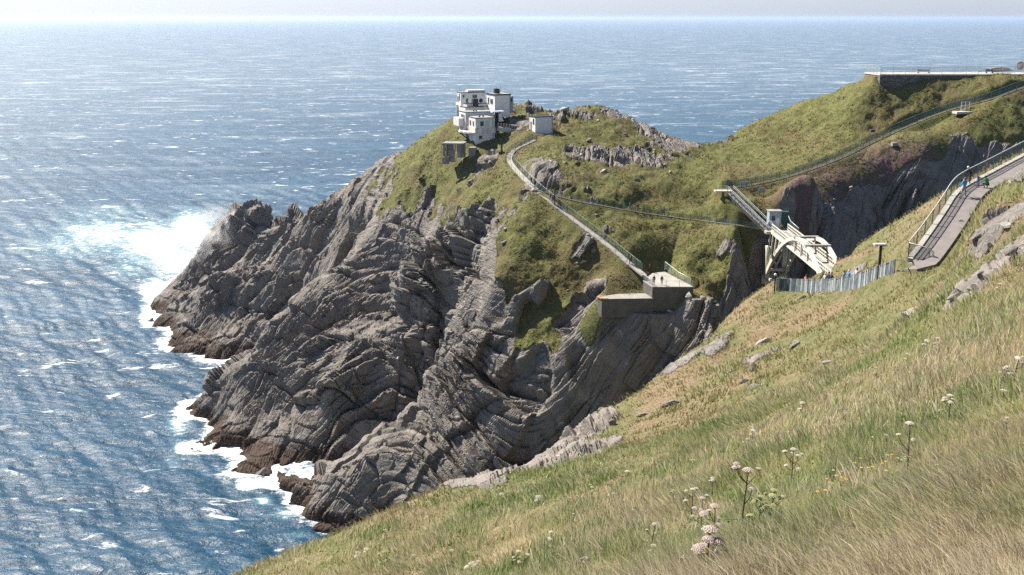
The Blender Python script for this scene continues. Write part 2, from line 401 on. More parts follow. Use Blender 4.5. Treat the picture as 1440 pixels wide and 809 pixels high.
# ------------------------------------------------------------------ rock and turf shares
GF = [(250,430,-1),(300,400,-1),(345,310,-1),(400,340,-1),(440,300,-1),(480,290,-1),(350,450,-1),(300,480,-1),(400,400,-1),(450,350,-1),(520,280,-.4),(560,310,-.35),(500,400,-1),(550,370,-.8),
 (600,370,-.9),(650,360,-.9),(640,330,-.7),(690,300,-.5),(680,240,-.4),(700,290,-.2),(620,430,-1),(560,460,-1),(500,500,-1),(400,500,-1),(350,600,-1),(650,450,0.0),(690,440,.1),(640,520,-1),(700,540,-1),
 (760,500,-1),(720,600,-1),(600,700,-1),(500,680,-1),(800,540,-.9),(780,470,-.7),(830,470,.3),(820,500,.6),(730,485,.45),(745,440,-.2),(700,470,-.6),(790,440,-.5),(700,380,1),(760,380,1),(820,370,1),(760,425,1),(800,418,1),(830,400,1),(785,432,.7),(720,418,1),(735,438,.6),(700,415,1),(690,400,.6),(720,325,1),
 (760,300,1),(720,260,.6),(672,345,-.6),(665,395,-.5),(715,430,.7),(830,405,.6),(640,180,1),(600,215,.8),(620,240,.7),(650,215,.9),(590,260,.35),(560,240,.3),(540,262,.15),(640,260,.45),(575,285,.45),(600,300,-.1),(655,290,.1),(630,310,.1),(560,270,.4),
 (620,280,.35),(520,262,0),(800,300,1),(850,340,1),(900,300,1),(850,260,.8),(950,330,1),(1000,300,1),(1050,340,1),(900,255,1),(800,240,.45),(765,222,-.35),(820,215,-.35),(860,222,-.4),(905,232,-.2),(930,225,-.3),
 (752,245,-.5),(775,262,-.4),(830,270,-.1),(870,190,.8),(800,190,.6),(820,168,.1),(850,157,.15),(890,180,.3),(925,190,-.3),(955,197,-.3),(740,160,-.15),(770,172,0),(740,205,.8),(710,215,.4),(690,225,-.4),(665,232,.5),
 (1000,240,1),(1100,200,1),(1200,160,1),(1300,130,1),(1400,130,1),(1150,230,1),(1250,220,1),(1350,170,1),(1430,180,1),(1120,285,.8),(1090,290,1),(1110,272,1),(1140,268,1),(1150,285,.5),(1180,270,.9),(1250,246,1),(1300,215,1),(1230,258,.5),(1185,305,-1),(1260,278,-1),(1160,330,-1),(1300,262,-1),(1350,218,-1),
 (900,350,1),(960,370,.9),(1050,375,.7),(1000,395,.5),(945,402,1),(905,392,1),(930,385,1),(975,400,.8),(860,412,.8),(890,408,1),(1040,395,.4),(1070,340,1),(1060,370,.5),(1085,330,1),(950,480,-1),(1000,450,-1),(900,450,-.8),(870,500,-.8),(860,560,-1),(850,470,-.2),(990,205,.3),(500,320,-.9)]
gp = []
for px, py, v in GF:
    q = ground_hit(px, py)
    if q: gp.append((q[0], q[1], v))
gp += [(40,172,-1),(20,150,-1),(60,204,-.6),(90,216,-1),(130,222,-1),(0,160,-1),(-60,420,-1),(-150,380,-1),(-100,200,-1),(150,260,1),(170,240,1),(100,300,.5)]
gp = np.array(gp)
G_far = RBF(gp[:, :2], gp[:, 2], c=1.0, smooth=0.5)
GN = [(700,680,.9),(660,694,1),(620,706,1),(720,672,.5),(560,728,1),(740,662,-1),(770,640,-1),(800,612,-1),(840,600,-.8),(870,585,-.6),(850,610,-.3),(900,570,0),(930,556,-.2),(990,480,-.6),(1020,475,-.3),(1010,500,.2),(1045,515,-.4),(1060,545,-.3),(1095,490,-.2),(960,540,.3),(900,600,.6),(880,625,.5),
 (1390,315,-1.2),(1430,315,-.8),(1425,275,1),(1440,262,1),(1385,292,.8),(1410,285,.7),(1365,310,.6),(1345,345,.6),(1370,335,-1.2),(1420,360,-1),(1380,385,-1),(1345,415,-.4),(1440,300,-.3),(1330,425,-.2),(1300,440,.5),(1230,375,0),(1245,360,0),(1210,385,.2),(1170,392,.1),(1150,360,.9),(1250,340,.8),(1310,310,.9),(1360,290,.9),(1340,380,.7),(1300,400,1),
 (1200,430,1),(1130,440,.8),(1100,440,.6),(1150,480,.9),(1050,450,.6),(1250,470,1),(1000,560,.9),(1100,520,.8),(1000,640,1),(1200,560,1),(1400,460,1),(1400,600,1),(1200,700,1),(900,700,1),(700,740,1),(500,780,1),(600,730,1),(800,670,1),(1400,250,1),(1440,400,.8),(1440,230,.8)]
gq = []
for px, py, v in GN:
    q = ground_hit(px, py, True)
    if q: gq.append((q[0], q[1], v))
gq += [(0, 0, 1), (-15, 76, 1), (-8, 80, 1), (-4, 84, .9), (-28, 76, 1), (-40, 40, 1), (60, 40, 1), (20, 90, 1), (90, 100, 1)]
gq = np.array(gq)
G_near = RBF(gq[:, :2], gq[:, 2], c=0.7, smooth=0.3)

# bedding: a folded stack of slabs
_fx = np.array([-200, -60, -42, -28, -16, -6, 4, 20, 60, 220.0]); _fs = np.array([-1.0, -1.05, -.95, -.35, .6, .9, -.2, -1.3, -1.3, -1.0])
_fi = np.arange(-200, 221, 1.0); _fg = np.cumsum(np.interp(_fi, _fx, _fs))
def bed_coord(x, y, z):
    wx = 6 * fbm(x, y, z, 45, 3, 51)
    return 0.62 * z + np.interp(x + wx + 0.15 * (y - 200), _fi, _fg) + 0.22 * y + 1.3 * fbm(x, y, z, 22, 3, 52) + 0.5 * fbm(x, y, z, 5, 2, 53)
def slabs(s, x, y, z, th, L, seed):
    w = fbm(x, y, z, L * 1.7, 2, seed) * L * 0.5
    s = s + 0.25 * th * vnoise(x / L, y / L, z / L, seed + 9)
    i = np.floor(s / th); fi = s / th - i
    o = _h(i, i * 0, i * 0, seed) * L * 7
    t = (0.85 * y + 0.5 * x + w + o) / L; u = (0.5 * y - 0.75 * x + 0.45 * z - w + o * 1.7) / (L * 1.3)
    j = np.floor(t); k = np.floor(u)
    hsh = _h(i, j, k, seed + 3); tl = _h(i, j, k, seed + 5) - 0.5; tu = _h(i, j, k, seed + 6) - 0.5
    edge = np.minimum.reduce([fi, 1 - fi, (t - j) * L / th, (1 - (t - j)) * L / th])
    return (hsh - 0.5) + 0.55 * (fi - 0.5) + 0.8 * tl * (t - j - 0.5) + 0.6 * tu * (u - k - 0.5) - 0.28 * (1 - sstep(0, 0.1, edge)), hsh

def build_land(name, hf, Gf, px0, px1, ncol, y0, y1, nrow, near):
    us = (np.linspace(px0, px1, ncol) - 720) / F
    U, Y, Z = polar_profile(hf, us, y0, y1, 620)
    Yo = resample(U, Y, Z, nrow)
    Xo = us[:, None] * Yo
    Zo = np.empty_like(Xo)
    for i in range(ncol): Zo[i] = np.interp(Yo[i], Y[i], Z[i])
    P = np.stack([Xo, Yo, Zo], -1)
    n = grid_normals(P)
    x, y, z = P[..., 0], P[..., 1], P[..., 2]
    steep = 1 - n[..., 2]
    G = Gf(x, y)
    g = G + 0.75 * fbm(x, y, z * 0, 9 if not near else 5, 4, 31) + 0.5 * fbm(x, y, z, 2.2, 3, 32) - (1.6 * sstep(0.46, 0.68, steep) if not near else 1.2 * sstep(0.8, 0.95, steep))
    if not near: g = g - 1.5 * (1 - sstep(4, 12, z))
    gr = sstep(-0.25, 0.3, g) if not near else sstep(-0.5, 0.0, g)
    R = 1 - sstep(0.25, 0.8, gr)
    s = bed_coord(x, y, z)
    k = 0.55 if near else 1.0
    a1, h1 = slabs(s, x, y, z, 6.5 * k, 10 * k, 60)
    a2, h2 = slabs(s, x, y, z, 2.6 * k, 4.6 * k, 70)
    a3, h3 = slabs(s, x, y, z, 0.95 * k, 2.1 * k, 80)
    a0, h0 = slabs(s, x, y, z, 15.0 * k, 19 * k, 50)
    K = 0.3 + 0.7 * sstep(0.15, 0.9, -G)
    big = fbm(x, y, z, 16, 4, 90)
    rough = 0.6 + 0.8 * sstep(-0.4, 0.4, fbm(x, y, z, 14, 2, 95))
    if near:
        d = R * K * (0.9 * a0 + 1.2 * a1 + 0.55 * a2 + 0.2 * a3) * rough + R * 0.1 + 0.42 * fbm(x, y, z, 3.8, 3, 91) + 0.12 * (1 - R) * fbm(x, y, z, 0.9, 2, 92)
        lowy = sstep(10, 30, y)
        d = d * (0.3 + 0.7 * lowy)
    else:
        d = (0.45 + 0.55 * sstep(0, 14, z)) * R * K * (3.6 * a0 + 3.2 * a1 + 1.35 * a2 + 0.5 * a3) * rough + 2.4 * big * (0.2 + 0.8 * R * K) + R * 0.4 + (1 - R) * (0.6 * fbm(x, y, z, 2.2, 4, 92, 0.6) + 1.1 * fbm(x, y, z, 8, 3, 93) + 0.9 * np.maximum(0, fbm(x, y, z, 4, 2, 94)))
    ns = n.copy()
    d = d * np.clip(1 - EDGE_CALM(x, y), 0.15, 1) if not near else d
    P = P + ns * d[..., None]
    for fn in LAND_EDITS:
        P = fn(P, near)
    LAND_GRID[name] = (P, gr)
    me = grid_mesh(name, P, smooth=False)
    attr(me, 'grass', gr); attr(me, 'bed', s); attr(me, 'block', h2)
    he = np.zeros_like(x)
    if not near:
        for hx, hy, r in HEATHER: he = np.maximum(he, np.exp(-((x - hx) ** 2 + (y - hy) ** 2) / (r * r)))
    attr(me, 'heather', he)
    # turf faces are smooth, rock faces stay faceted
    R4 = (R[:-1, :-1] < 0.3).reshape(-1)
    me.polygons.foreach_set("use_smooth", R4)
    o = link(name, me, [land_material(name + '_rock_and_turf', near)])
    o['kind'] = 'structure'
    return o
def EDGE_CALM(x, y):
    f = np.zeros_like(x)
    for cx, cy, r in [(51, 203, 7), (25, 184, 9), (17, 183, 7), (72, 214, 15), (95, 221, 15), (122, 224, 15)]: f = np.maximum(f, np.exp(-((x - cx) ** 2 + (y - cy) ** 2) / (r * r)))
    return f
def build_meadow():
    xs = np.linspace(-48, 122, 210); ys = np.linspace(-32, 118, 190)
    X, Y = np.meshgrid(xs, ys, indexing='ij')
    Z = h_near(X, Y)
    u = X / np.maximum(Y, 0.1)
    inside = sstep(5.0, 7.5, Y) * sstep(-0.70, -0.66, u) * (1 - sstep(0.70, 0.745, u))
    Z = Z + 0.25 * fbm(X, Y, X * 0, 3.8, 3, 91) - 0.1 - 1.6 * inside
    P = np.stack([X, Y, Z], -1); me = grid_mesh('meadow', P)
    one = np.ones(X.shape); attr(me, 'grass', one); attr(me, 'bed', Z); attr(me, 'block', one * 0.5); attr(me, 'heather', one * 0)
    o = link('meadow', me, [bpy.data.materials['hillside_rock_and_turf']]); o['kind'] = 'structure'
    LAND_GRID['meadow'] = (P, one)
HEATHER = []
for px, py, r in [(1130,285,5),(1170,268,5),(1190,262,4),(1215,268,6),(1250,240,6),(1280,232,4),(1155,275,4),(1140,118,4),(1110,140,5),(1230,235,4),(1300,230,4),(1175,283,4)]:
    q = ground_hit(px, py)
    if q: HEATHER.append((q[0], q[1], r))
LAND_EDITS = []
LAND_GRID = {}
# ------------------------------------------------------------------ paths cut into the ground
def hits(lst, near): return [Vector(ground_hit(px, py, near)) for px, py in lst]
def smooth_line(pts, step=0.8, it=2):
    p = [Vector(q) for q in pts]
    for _ in range(it):                                  # corner cutting
        q = [p[0]]
        for a, b in zip(p[:-1], p[1:]): q += [a * 0.75 + b * 0.25, a * 0.25 + b * 0.75]
        q.append(p[-1]); p = q
    out = [p[0]]; acc = 0
    for a, b in zip(p[:-1], p[1:]):
        L = (b - a).length; t = step - acc
        while t <= L:
            out.append(a + (b - a) * (t / L)); t += step
        acc = L - (t - step)
    out.append(p[-1]); return out
PATH_A = smooth_line(hits([(906,387),(880,366),(850,341),(800,304),(770,280),(748,262),(726,240),(714,224),(722,211),(740,203),(752,197)], False))
PATH_B = smooth_line([Vector((49.8, 202.2, 50.35)), Vector((47.0, 203.6, 50.4))] + hits([(1048,318),(1000,312),(950,306),(900,299),(850,290),(805,282)], False) + [Vector(PATH_A[int(len(PATH_A) * 0.52)])])
PATH_F = smooth_line(hits([(1020,264),(1050,262),(1110,249),(1180,224),(1234,196),(1284,174),(1338,153),(1392,141),(1445,120),(1560,90)], False), 1.0)
PATH_C = smooth_line(hits([(1240,387),(1268,384)], True) + [Vector(at_y(*q)) for q in [(1291,379,82),(1309,358,84),(1329,330,86.5),(1349,300,89.5),(1364,274,92.5),(1381,262,95.5),(1406,249,99),(1440,230,103),(1500,198,108),(1600,152,112)]], 0.6)
PATH_D = smooth_line([Vector((51.2, 151.5, 50.0)), Vector((47, 146, 52.5))] + hits([(1120,399),(1160,397),(1200,392),(1240,387)], True), 0.8)
for _p in PATH_D[8:-6]: _p.z -= 0.75
def cut_path(P, line, w, soft):
    L = np.array([tuple(v) for v in line])
    lo = L.min(0) - w - soft; hi = L.max(0) + w + soft
    sel = np.nonzero((P[..., 0] > lo[0]) & (P[..., 0] < hi[0]) & (P[..., 1] > lo[1]) & (P[..., 1] < hi[1]))
    q = P[sel]; best = np.full(len(q), 1e9); zb = np.zeros(len(q))
    for a, b in zip(L[:-1], L[1:]):
        ab = b[:2] - a[:2]; t = np.clip(((q[:, :2] - a[:2]) @ ab) / (ab @ ab + 1e-9), 0, 1)
        d = np.hypot(q[:, 0] - a[0] - t * ab[0], q[:, 1] - a[1] - t * ab[1])
        k = d < best; best[k] = d[k]; zb[k] = (a[2] + t * (b[2] - a[2]))[k]
    f = 1 - sstep(w * 0.5 + 0.15, w * 0.5 + soft, best)
    P[sel[0], sel[1], 2] = q[:, 2] * (1 - f) + (zb - 0.16) * f
    return P
def flat_patch(P, poly, z, soft):
    poly = np.array(poly, float)
    c = poly.mean(0)
    best = np.full(P.shape[:2], -1e9)
    n = len(poly)
    for i in range(n):
        a, b = poly[i], poly[(i + 1) % n]; e = b - a; nn = np.array([e[1], -e[0]]) / np.hypot(*e)
        if (c - a) @ nn > 0: nn = -nn
        best = np.maximum(best, (P[..., 0] - a[0]) * nn[0] + (P[..., 1] - a[1]) * nn[1])
    f = 1 - sstep(0.0, soft, best)
    P[..., 2] = P[..., 2] * (1 - f) + z * f
    return P
def clip_under(P, poly, z, reach, drop=1.4):
    poly = np.array(poly, float); c = poly.mean(0); best = np.full(P.shape[:2], -1e9); n = len(poly)
    for i in range(n):
        a, b = poly[i], poly[(i + 1) % n]; e = b - a; nn = np.array([e[1], -e[0]]) / np.hypot(*e)
        if (c - a) @ nn > 0: nn = -nn
        best = np.maximum(best, (P[..., 0] - a[0]) * nn[0] + (P[..., 1] - a[1]) * nn[1])
    lim = z + np.maximum(0, best - 0.6) * 0.7
    front = P[..., 1] < c[1]
    lim = np.where(front, z - drop, lim)
    k = (best < reach + 5) & (P[..., 2] > lim)
    w = 1 - sstep(reach, reach + 5, best)
    P[..., 2] = np.where(k, P[..., 2] * (1 - w) + lim * w, P[..., 2])
    return P
LOOK_Z = at_y(905, 404, 182)[2]; LOW_Z = at_y(845, 419, 182.5)[2]
LOOKOUT = [at_z(px, py, LOOK_Z)[:2] for px, py in [(904.5, 394.5), (917.5, 403.3), (975, 403.3), (935, 382.5), (922, 384)]]
LOWBLOCK = [at_z(px, py, LOW_Z)[:2] for px, py in [(840.5, 417.5), (846.5, 420.5), (919, 419.5), (908, 412.5), (870, 413.5)]]
STAIR_LINE = [Vector((49.6, 201.2, 49.2)), Vector(at_y(1027, 269, 210.0)) - Vector((0, 0, 1.0))]
TZ = 77.4                                                  # viewing terrace level
def land_edits(P, near):
    if near:
        P = cut_path(P, PATH_C, 3.4, 1.8); P = cut_path(P, PATH_D, 2.4, 1.8)
    else:
        for l, w in ((PATH_A, 1.5), (PATH_B, 1.3), (PATH_F, 1.5)): P = cut_path(P, l, w, 1.6)
        P = flat_patch(P, [(84, 251.5), (165, 251.5), (165, 259), (84, 259)], TZ - 0.6, 0.8)
        P = cut_path(P, STAIR_LINE, 2.6, 1.5)
        P = flat_patch(P, [(48.6, 201.3), (54.8, 201.3), (54.8, 206.5), (48.6, 206.5)], 50.0, 2.0)
        P = clip_under(P, LOWBLOCK, LOW_Z - 0.4, 1.5, 2.2); P = clip_under(P, LOOKOUT, LOOK_Z - 0.4, 1.2, 1.4)
        P = clip_under(P, [(46.5, 184), (56.5, 184), (56.5, 200.5), (46.5, 200.5)], 38.5, 1.0, 0.0)
    return P
LAND_EDITS.append(land_edits)
# ------------------------------------------------------------------ object helpers
headland = build_land('headland', h_far, G_far, 130, 1800, 1250, 132, 430, 820, False)
hillside = build_land('hillside', h_near, G_near, -330, 1850, 1150, 4.5, 185, 640, True)
build_meadow()
bpy.context.view_layer.update()
def on_land(x, y, near=False, top=200.0):
    o = hillside if near else headland
    ok, loc, nor, _ = o.ray_cast(Vector((x, y, top)), Vector((0, 0, -1)))
    return (loc, nor) if ok else (Vector((x, y, float((h_near if near else h_far)(np.array([x]), np.array([y]))[0]))), Vector((0, 0, 1)))
def seen(px, py, near=False):
    d = Vector(ray(px, py)).normalized()
    o = hillside if near else headland
    ok, loc, nor, _ = o.ray_cast(Vector((0, 0, H)), d)
    return (loc, nor) if ok else (None, None)

OFF = {}
def thing(name, label, cat, loc, group=None, kind=None):
    o = bpy.data.objects.new(name, None); COL.objects.link(o); o.location = loc
    o.empty_display_size = 0.3
    tag(o, label, cat, group, kind); OFF[o] = Vector(loc); return o
def tag(o, label=None, cat=None, group=None, kind=None):
    if label: o['label'] = label
    if cat: o['category'] = cat
    if group: o['group'] = group
    if kind: o['kind'] = kind
    return o
class MB:
    """collects pieces given in world coordinates and links them as one mesh"""
    def __init__(s): s.v = []; s.f = []; s.m = []
    def add(s, vs, fs, mi=0):
        b = len(s.v); s.v += [Vector(v) for v in vs]; s.f += [tuple(b + i for i in f) for f in fs]; s.m += [mi] * len(fs); return s
    def box(s, c, d, yaw=0.0, mi=0, q=None):
        r = q if q is not None else Matrix.Rotation(yaw, 3, 'Z')
        vs = [Vector(c) + r @ Vector((x * d[0] / 2, y * d[1] / 2, z * d[2] / 2)) for x in (-1, 1) for y in (-1, 1) for z in (-1, 1)]
        return s.add(vs, [(0, 1, 3, 2), (4, 6, 7, 5), (0, 4, 5, 1), (2, 3, 7, 6), (0, 2, 6, 4), (1, 5, 7, 3)], mi)
    def beam(s, a, b, w, h, mi=0):
        a = Vector(a); b = Vector(b); d = b - a; L = d.length
        if L < 1e-6: return s
        d.normalize(); up = Vector((0, 0, 1)) if abs(d.z) < 0.97 else Vector((1, 0, 0))
        sx = d.cross(up).normalized(); uz = sx.cross(d)
        vs = [p + sx * (i * w / 2) + uz * (j * h / 2) for p in (a, b) for i, j in ((-1, -1), (1, -1), (1, 1), (-1, 1))]
        return s.add(vs, [(3, 2, 1, 0), (4, 5, 6, 7), (0, 1, 5, 4), (1, 2, 6, 5), (2, 3, 7, 6), (3, 0, 4, 7)], mi)
    def tube(s, pts, r, n=6, mi=0, cap=True):
        pts = [Vector(p) for p in pts]; rs = r if isinstance(r, (list, tuple)) else [r] * len(pts)
        b = len(s.v); ref = None
        for i, p in enumerate(pts):
            d = (pts[min(i + 1, len(pts) - 1)] - pts[max(i - 1, 0)]).normalized()
            if ref is None: ref = d.orthogonal().normalized()
            ref = (ref - d * ref.dot(d)).normalized(); k = d.cross(ref)
            for j in range(n):
                a = 2 * math.pi * j / n; s.v.append(p + (ref * math.cos(a) + k * math.sin(a)) * rs[i])
        for i in range(len(pts) - 1):
            for j in range(n):
                a = b + i * n + j; c = b + i * n + (j + 1) % n
                s.f.append((a, c, c + n, a + n)); s.m.append(mi)
        if cap:
            s.f.append(tuple(b + j for j in range(n))[::-1]); s.f.append(tuple(b + (len(pts) - 1) * n + j for j in range(n))); s.m += [mi, mi]
        return s
    def strip(s, L, R, th, mi=0):
        """a band between two edge lines, with thickness th below"""
        n = len(L); b = len(s.v)
        for a, c in zip(L, R):
            a = Vector(a); c = Vector(c); dn = Vector((0, 0, th)); s.v += [a, c, c - dn, a - dn]
        for i in range(n - 1):
            o = b + i * 4; p = o + 4
            for q in ((o, o + 1, p + 1, p), (o + 1, o + 2, p + 2, p + 1), (o + 3, o, p, p + 3), (o + 2, o + 3, p + 3, p + 2)):
                s.f.append(q); s.m.append(mi)
        e = b + (n - 1) * 4
        s.f += [(b, b + 3, b + 2, b + 1), (e, e + 1, e + 2, e + 3)]; s.m += [mi, mi]
        return s
    def prism(s, poly, z0, z1, mi=0):
        n = len(poly); b = len(s.v)
        ar = sum(poly[i][0] * poly[(i + 1) % n][1] - poly[(i + 1) % n][0] * poly[i][1] for i in range(n))
        if ar < 0: poly = list(poly)[::-1]
        s.v += [Vector((p[0], p[1], z0)) for p in poly] + [Vector((p[0], p[1], z1)) for p in poly]
        s.f += [tuple(b + i for i in range(n))[::-1], tuple(b + n + i for i in range(n))] + [(b + i, b + (i + 1) % n, b + n + (i + 1) % n, b + n + i) for i in range(n)]
        s.m += [mi] * (n + 2); return s
    def build(s, name, mats, parent=None, smooth=False, label=None, bevel=0.0):
        off = OFF.get(parent, Vector((0, 0, 0))) if parent else Vector((0, 0, 0))
        me = bpy.data.meshes.new(name)
        me.from_pydata([tuple(v - off) for v in s.v], [], s.f); me.update()
        if not isinstance(mats, (list, tuple)): mats = [mats]
        for m in mats: me.materials.append(m)
        if len(mats) > 1: me.polygons.foreach_set('material_index', s.m)
        if smooth: me.polygons.foreach_set('use_smooth', [True] * len(me.polygons))
        o = bpy.data.objects.new(name, me); COL.objects.link(o)
        if parent: o.parent = parent; OFF[o] = off
        if label: o['label'] = label
        if bevel:
            bv = o.modifiers.new('bevel', 'BEVEL'); bv.width = bevel; bv.segments = 2; bv.limit_method = 'ANGLE'
        return o
def copy_tree(o, parent=None):
    c = o.copy(); COL.objects.link(c)
    if parent: c.parent = parent
    for ch in list(o.children): copy_tree(ch, c)
    return c

M_white = plain('white_render', (0.74, 0.74, 0.72), 0.75, var=0.08, scale=0.8, stain=(0.48, 0.41, 0.33), stain_amt=0.6)
M_rust = plain('rust_streaked_render', (0.72, 0.71, 0.68), 0.75, var=0.05, scale=1.2, stain=(0.42, 0.24, 0.12), stain_amt=0.95)
M_roof = plain('grey_felt', (0.30, 0.29, 0.27), 0.9, var=0.15, scale=1.0)
M_trim = plain('black_trim', (0.018, 0.018, 0.022), 0.5, var=0.2)
M_glass = plain('dark_glass', (0.03, 0.035, 0.04), 0.15, var=0.2)
M_frame = plain('white_window_frame', (0.6, 0.6, 0.6), 0.5, var=0.05)
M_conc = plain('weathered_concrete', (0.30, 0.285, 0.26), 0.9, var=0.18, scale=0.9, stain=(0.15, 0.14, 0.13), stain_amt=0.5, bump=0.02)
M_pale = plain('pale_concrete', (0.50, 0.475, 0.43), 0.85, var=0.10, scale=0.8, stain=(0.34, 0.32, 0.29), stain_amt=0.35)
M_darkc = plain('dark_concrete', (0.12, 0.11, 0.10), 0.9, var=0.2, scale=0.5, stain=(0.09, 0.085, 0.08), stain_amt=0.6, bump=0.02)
M_lich = plain('orange_lichen_concrete', (0.42, 0.22, 0.06), 0.9, var=0.25, scale=2.0, stain=(0.25, 0.22, 0.19), stain_amt=0.6)
M_cream = plain('cream_bridge_concrete', (0.62, 0.58, 0.49), 0.8, var=0.05, scale=0.7, stain=(0.42, 0.38, 0.29), stain_amt=0.4)
M_asph = plain('pinkish_tarmac', (0.20, 0.178, 0.172), 0.85, var=0.10, scale=1.3, stain=(0.16, 0.135, 0.135), stain_amt=0.5, bump=0.01)
M_galv = plain('galvanised_steel', (0.44, 0.46, 0.46), 0.45, 0.4, var=0.1)
M_teal = plain('green_painted_steel', (0.035, 0.10, 0.10), 0.5, 0.1, var=0.25)
M_rail = plain('pale_steel_handrail', (0.62, 0.64, 0.62), 0.4, 0.2, var=0.06)
M_wood = plain('tarred_wood', (0.035, 0.028, 0.022), 0.85, var=0.3)
M_plank = plain('grey_weathered_boards', (0.17, 0.185, 0.185), 0.85, var=0.4, scale=2.0, stain=(0.08, 0.11, 0.13), stain_amt=0.8)
M_redp = plain('dull_red_paint', (0.20, 0.035, 0.025), 0.6)
M_yel = plain('yellow_paint', (0.62, 0.45, 0.05), 0.6)
M_blue = plain('pale_blue_paint', (0.33, 0.42, 0.48), 0.6, var=0.1)
def stone_wall_mat():
    m, nt, b = newmat('dry_stone_masonry')
    g = N(nt, 'ShaderNodeTexCoord').outputs['Object']
    mp = mapping(nt, g, (1, 1, 2.4))
    v = N(nt, 'ShaderNodeTexVoronoi', {'Vector': mp, 'Scale': 1.7})
    e = N(nt, 'ShaderNodeTexVoronoi', {'Vector': mp, 'Scale': 1.7}, feature='DISTANCE_TO_EDGE')
    c = mixc(nt, N(nt, 'ShaderNodeSeparateColor', {0: v.outputs[1]}).outputs[0], (0.13, 0.12, 0.11), (0.27, 0.25, 0.22))
    c = mixc(nt, mr(nt, e.outputs[0], 0.0, 0.06, 1.0, 0.0), c, (0.07, 0.065, 0.06))
    nt.links.new(c, b.inputs['Base Color']); b.inputs['Roughness'].default_value = 0.9
    bp = N(nt, 'ShaderNodeBump', {'Strength': 1.0, 'Distance': 0.12, 'Height': mr(nt, e.outputs[0], 0.0, 0.12)})
    nt.links.new(bp.outputs[0], b.inputs['Normal'])
    return m
M_stone = stone_wall_mat()
def mesh_mat(name, col, cov):
    """fine wire mesh: real openings smaller than a pixel"""
    m, nt, b = newmat(name)
    b.inputs['Base Color'].default_value = rgb(col); b.inputs['Roughness'].default_value = 0.5
    uvn = N(nt, 'ShaderNodeTexCoord').outputs['UV']
    s = N(nt, 'ShaderNodeSeparateXYZ', {0: uvn})
    def bars(c): return mth(nt, 'LESS_THAN', mth(nt, 'FRACT', mth(nt, 'MULTIPLY', c, 1 / 0.06)), cov)
    nt.links.new(mth(nt, 'MAXIMUM', bars(s.outputs[0]), bars(s.outputs[1])), b.inputs['Alpha'])
    return m
M_mesh = mesh_mat('green_wire_mesh', (0.07, 0.13, 0.12), 0.19)
M_gmesh = mesh_mat('grey_wire_mesh', (0.30, 0.32, 0.31), 0.12)

def side_lines(line, off):
    o = []
    for i, p in enumerate(line):
        d = line[min(i + 1, len(line) - 1)] - line[max(i - 1, 0)]; d.z = 0; d.normalize()
        o.append(p + Vector((-d.y, d.x, 0)) * off)
    return o
def fence(name, label, line, h, step, mpost, mrail, mmesh, group=None, rails=(1.0,), rp=0.035, rr=0.03, top_only=False, base=0.0):
    """posts, rails and wire panels along a line of ground points"""
    line = [Vector(p) for p in line]
    root = thing(name, label, 'fence', line[0], group)
    S = [0.0]
    for a, b in zip(line[:-1], line[1:]): S.append(S[-1] + (b - a).length)
    def at(t):
        for i in range(len(S) - 1):
            if t <= S[i + 1] + 1e-6:
                f = (t - S[i]) / max(1e-6, S[i + 1] - S[i]); return line[i].lerp(line[i + 1], f)
        return line[-1]
    n = max(2, min(95, int(round(S[-1] / step)))); up = Vector((0, 0, 1))
    for k in range(n + 1):
        p = at(S[-1] * k / n)
        MB().beam(p - up * 0.3, p + up * (h + 0.02), rp * 2, rp * 2).build('post', mpost, root)
    for r in rails:
        MB().tube([p + up * (h * r) for p in line], rr if r == max(rails) else rr * 0.6, 6).build('rail', mrail if r == max(rails) else mpost, root, smooth=True)
    if mmesh:
        vs, fs, uv = [], [], []
        for p, s in zip(line, S):
            vs += [p + up * (0.05 + base), p + up * (h * 0.97)]; uv += [(s, 0), (s, h)]
        for i in range(len(line) - 1): fs.append((2 * i, 2 * i + 2, 2 * i + 3, 2 * i + 1))
        mb = MB(); mb.add(vs, fs); o = mb.build('wire_mesh', mmesh, root)
        ul = o.data.uv_layers.new(name='uv')
        for li, l in enumerate(o.data.loops): ul.data[li].uv = uv[l.vertex_index]
    return root
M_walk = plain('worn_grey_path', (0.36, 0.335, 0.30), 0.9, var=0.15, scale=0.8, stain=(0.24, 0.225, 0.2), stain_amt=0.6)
# ------------------------------------------------------------------ paths
def lay_path(name, line, w, mat, kerb=None, kside=1, th=0.25):
    L = side_lines(line, w / 2); R = side_lines(line, -w / 2)
    up = Vector((0, 0, 0.03))
    o = MB().strip([p + up for p in L], [p + up for p in R], th).build(name, mat); o['kind'] = 'structure'
    if kerb:
        K0 = side_lines(line, kside * (w / 2 + 0.0)); K1 = side_lines(line, kside * (w / 2 + 0.42)); u = Vector((0, 0, 0.15))
        a, b = (K1, K0) if kside > 0 else (K0, K1)
        k = MB().strip([p + u for p in a], [p + u for p in b], 0.4).build('kerb', kerb); k['kind'] = 'structure'
    return o
lay_path('island_path', PATH_A, 1.15, M_walk)
M_dirt = plain('trodden_earth', (0.16, 0.14, 0.105), 0.95, var=0.25, scale=1.0, stain=(0.10, 0.10, 0.05), stain_amt=0.8)
lay_path('valley_path', PATH_B, 0.9, M_dirt)
lay_path('upper_path', PATH_F, 1.2, M_dirt)
lay_path('cliff_path', PATH_C, 2.0, M_asph, M_pale, 1 if side_lines(PATH_C, 1)[40].y > PATH_C[40].y or side_lines(PATH_C, 1)[40].x < PATH_C[40].x else -1)
lay_path('bridge_approach_path', PATH_D, 1.8, M_asph)
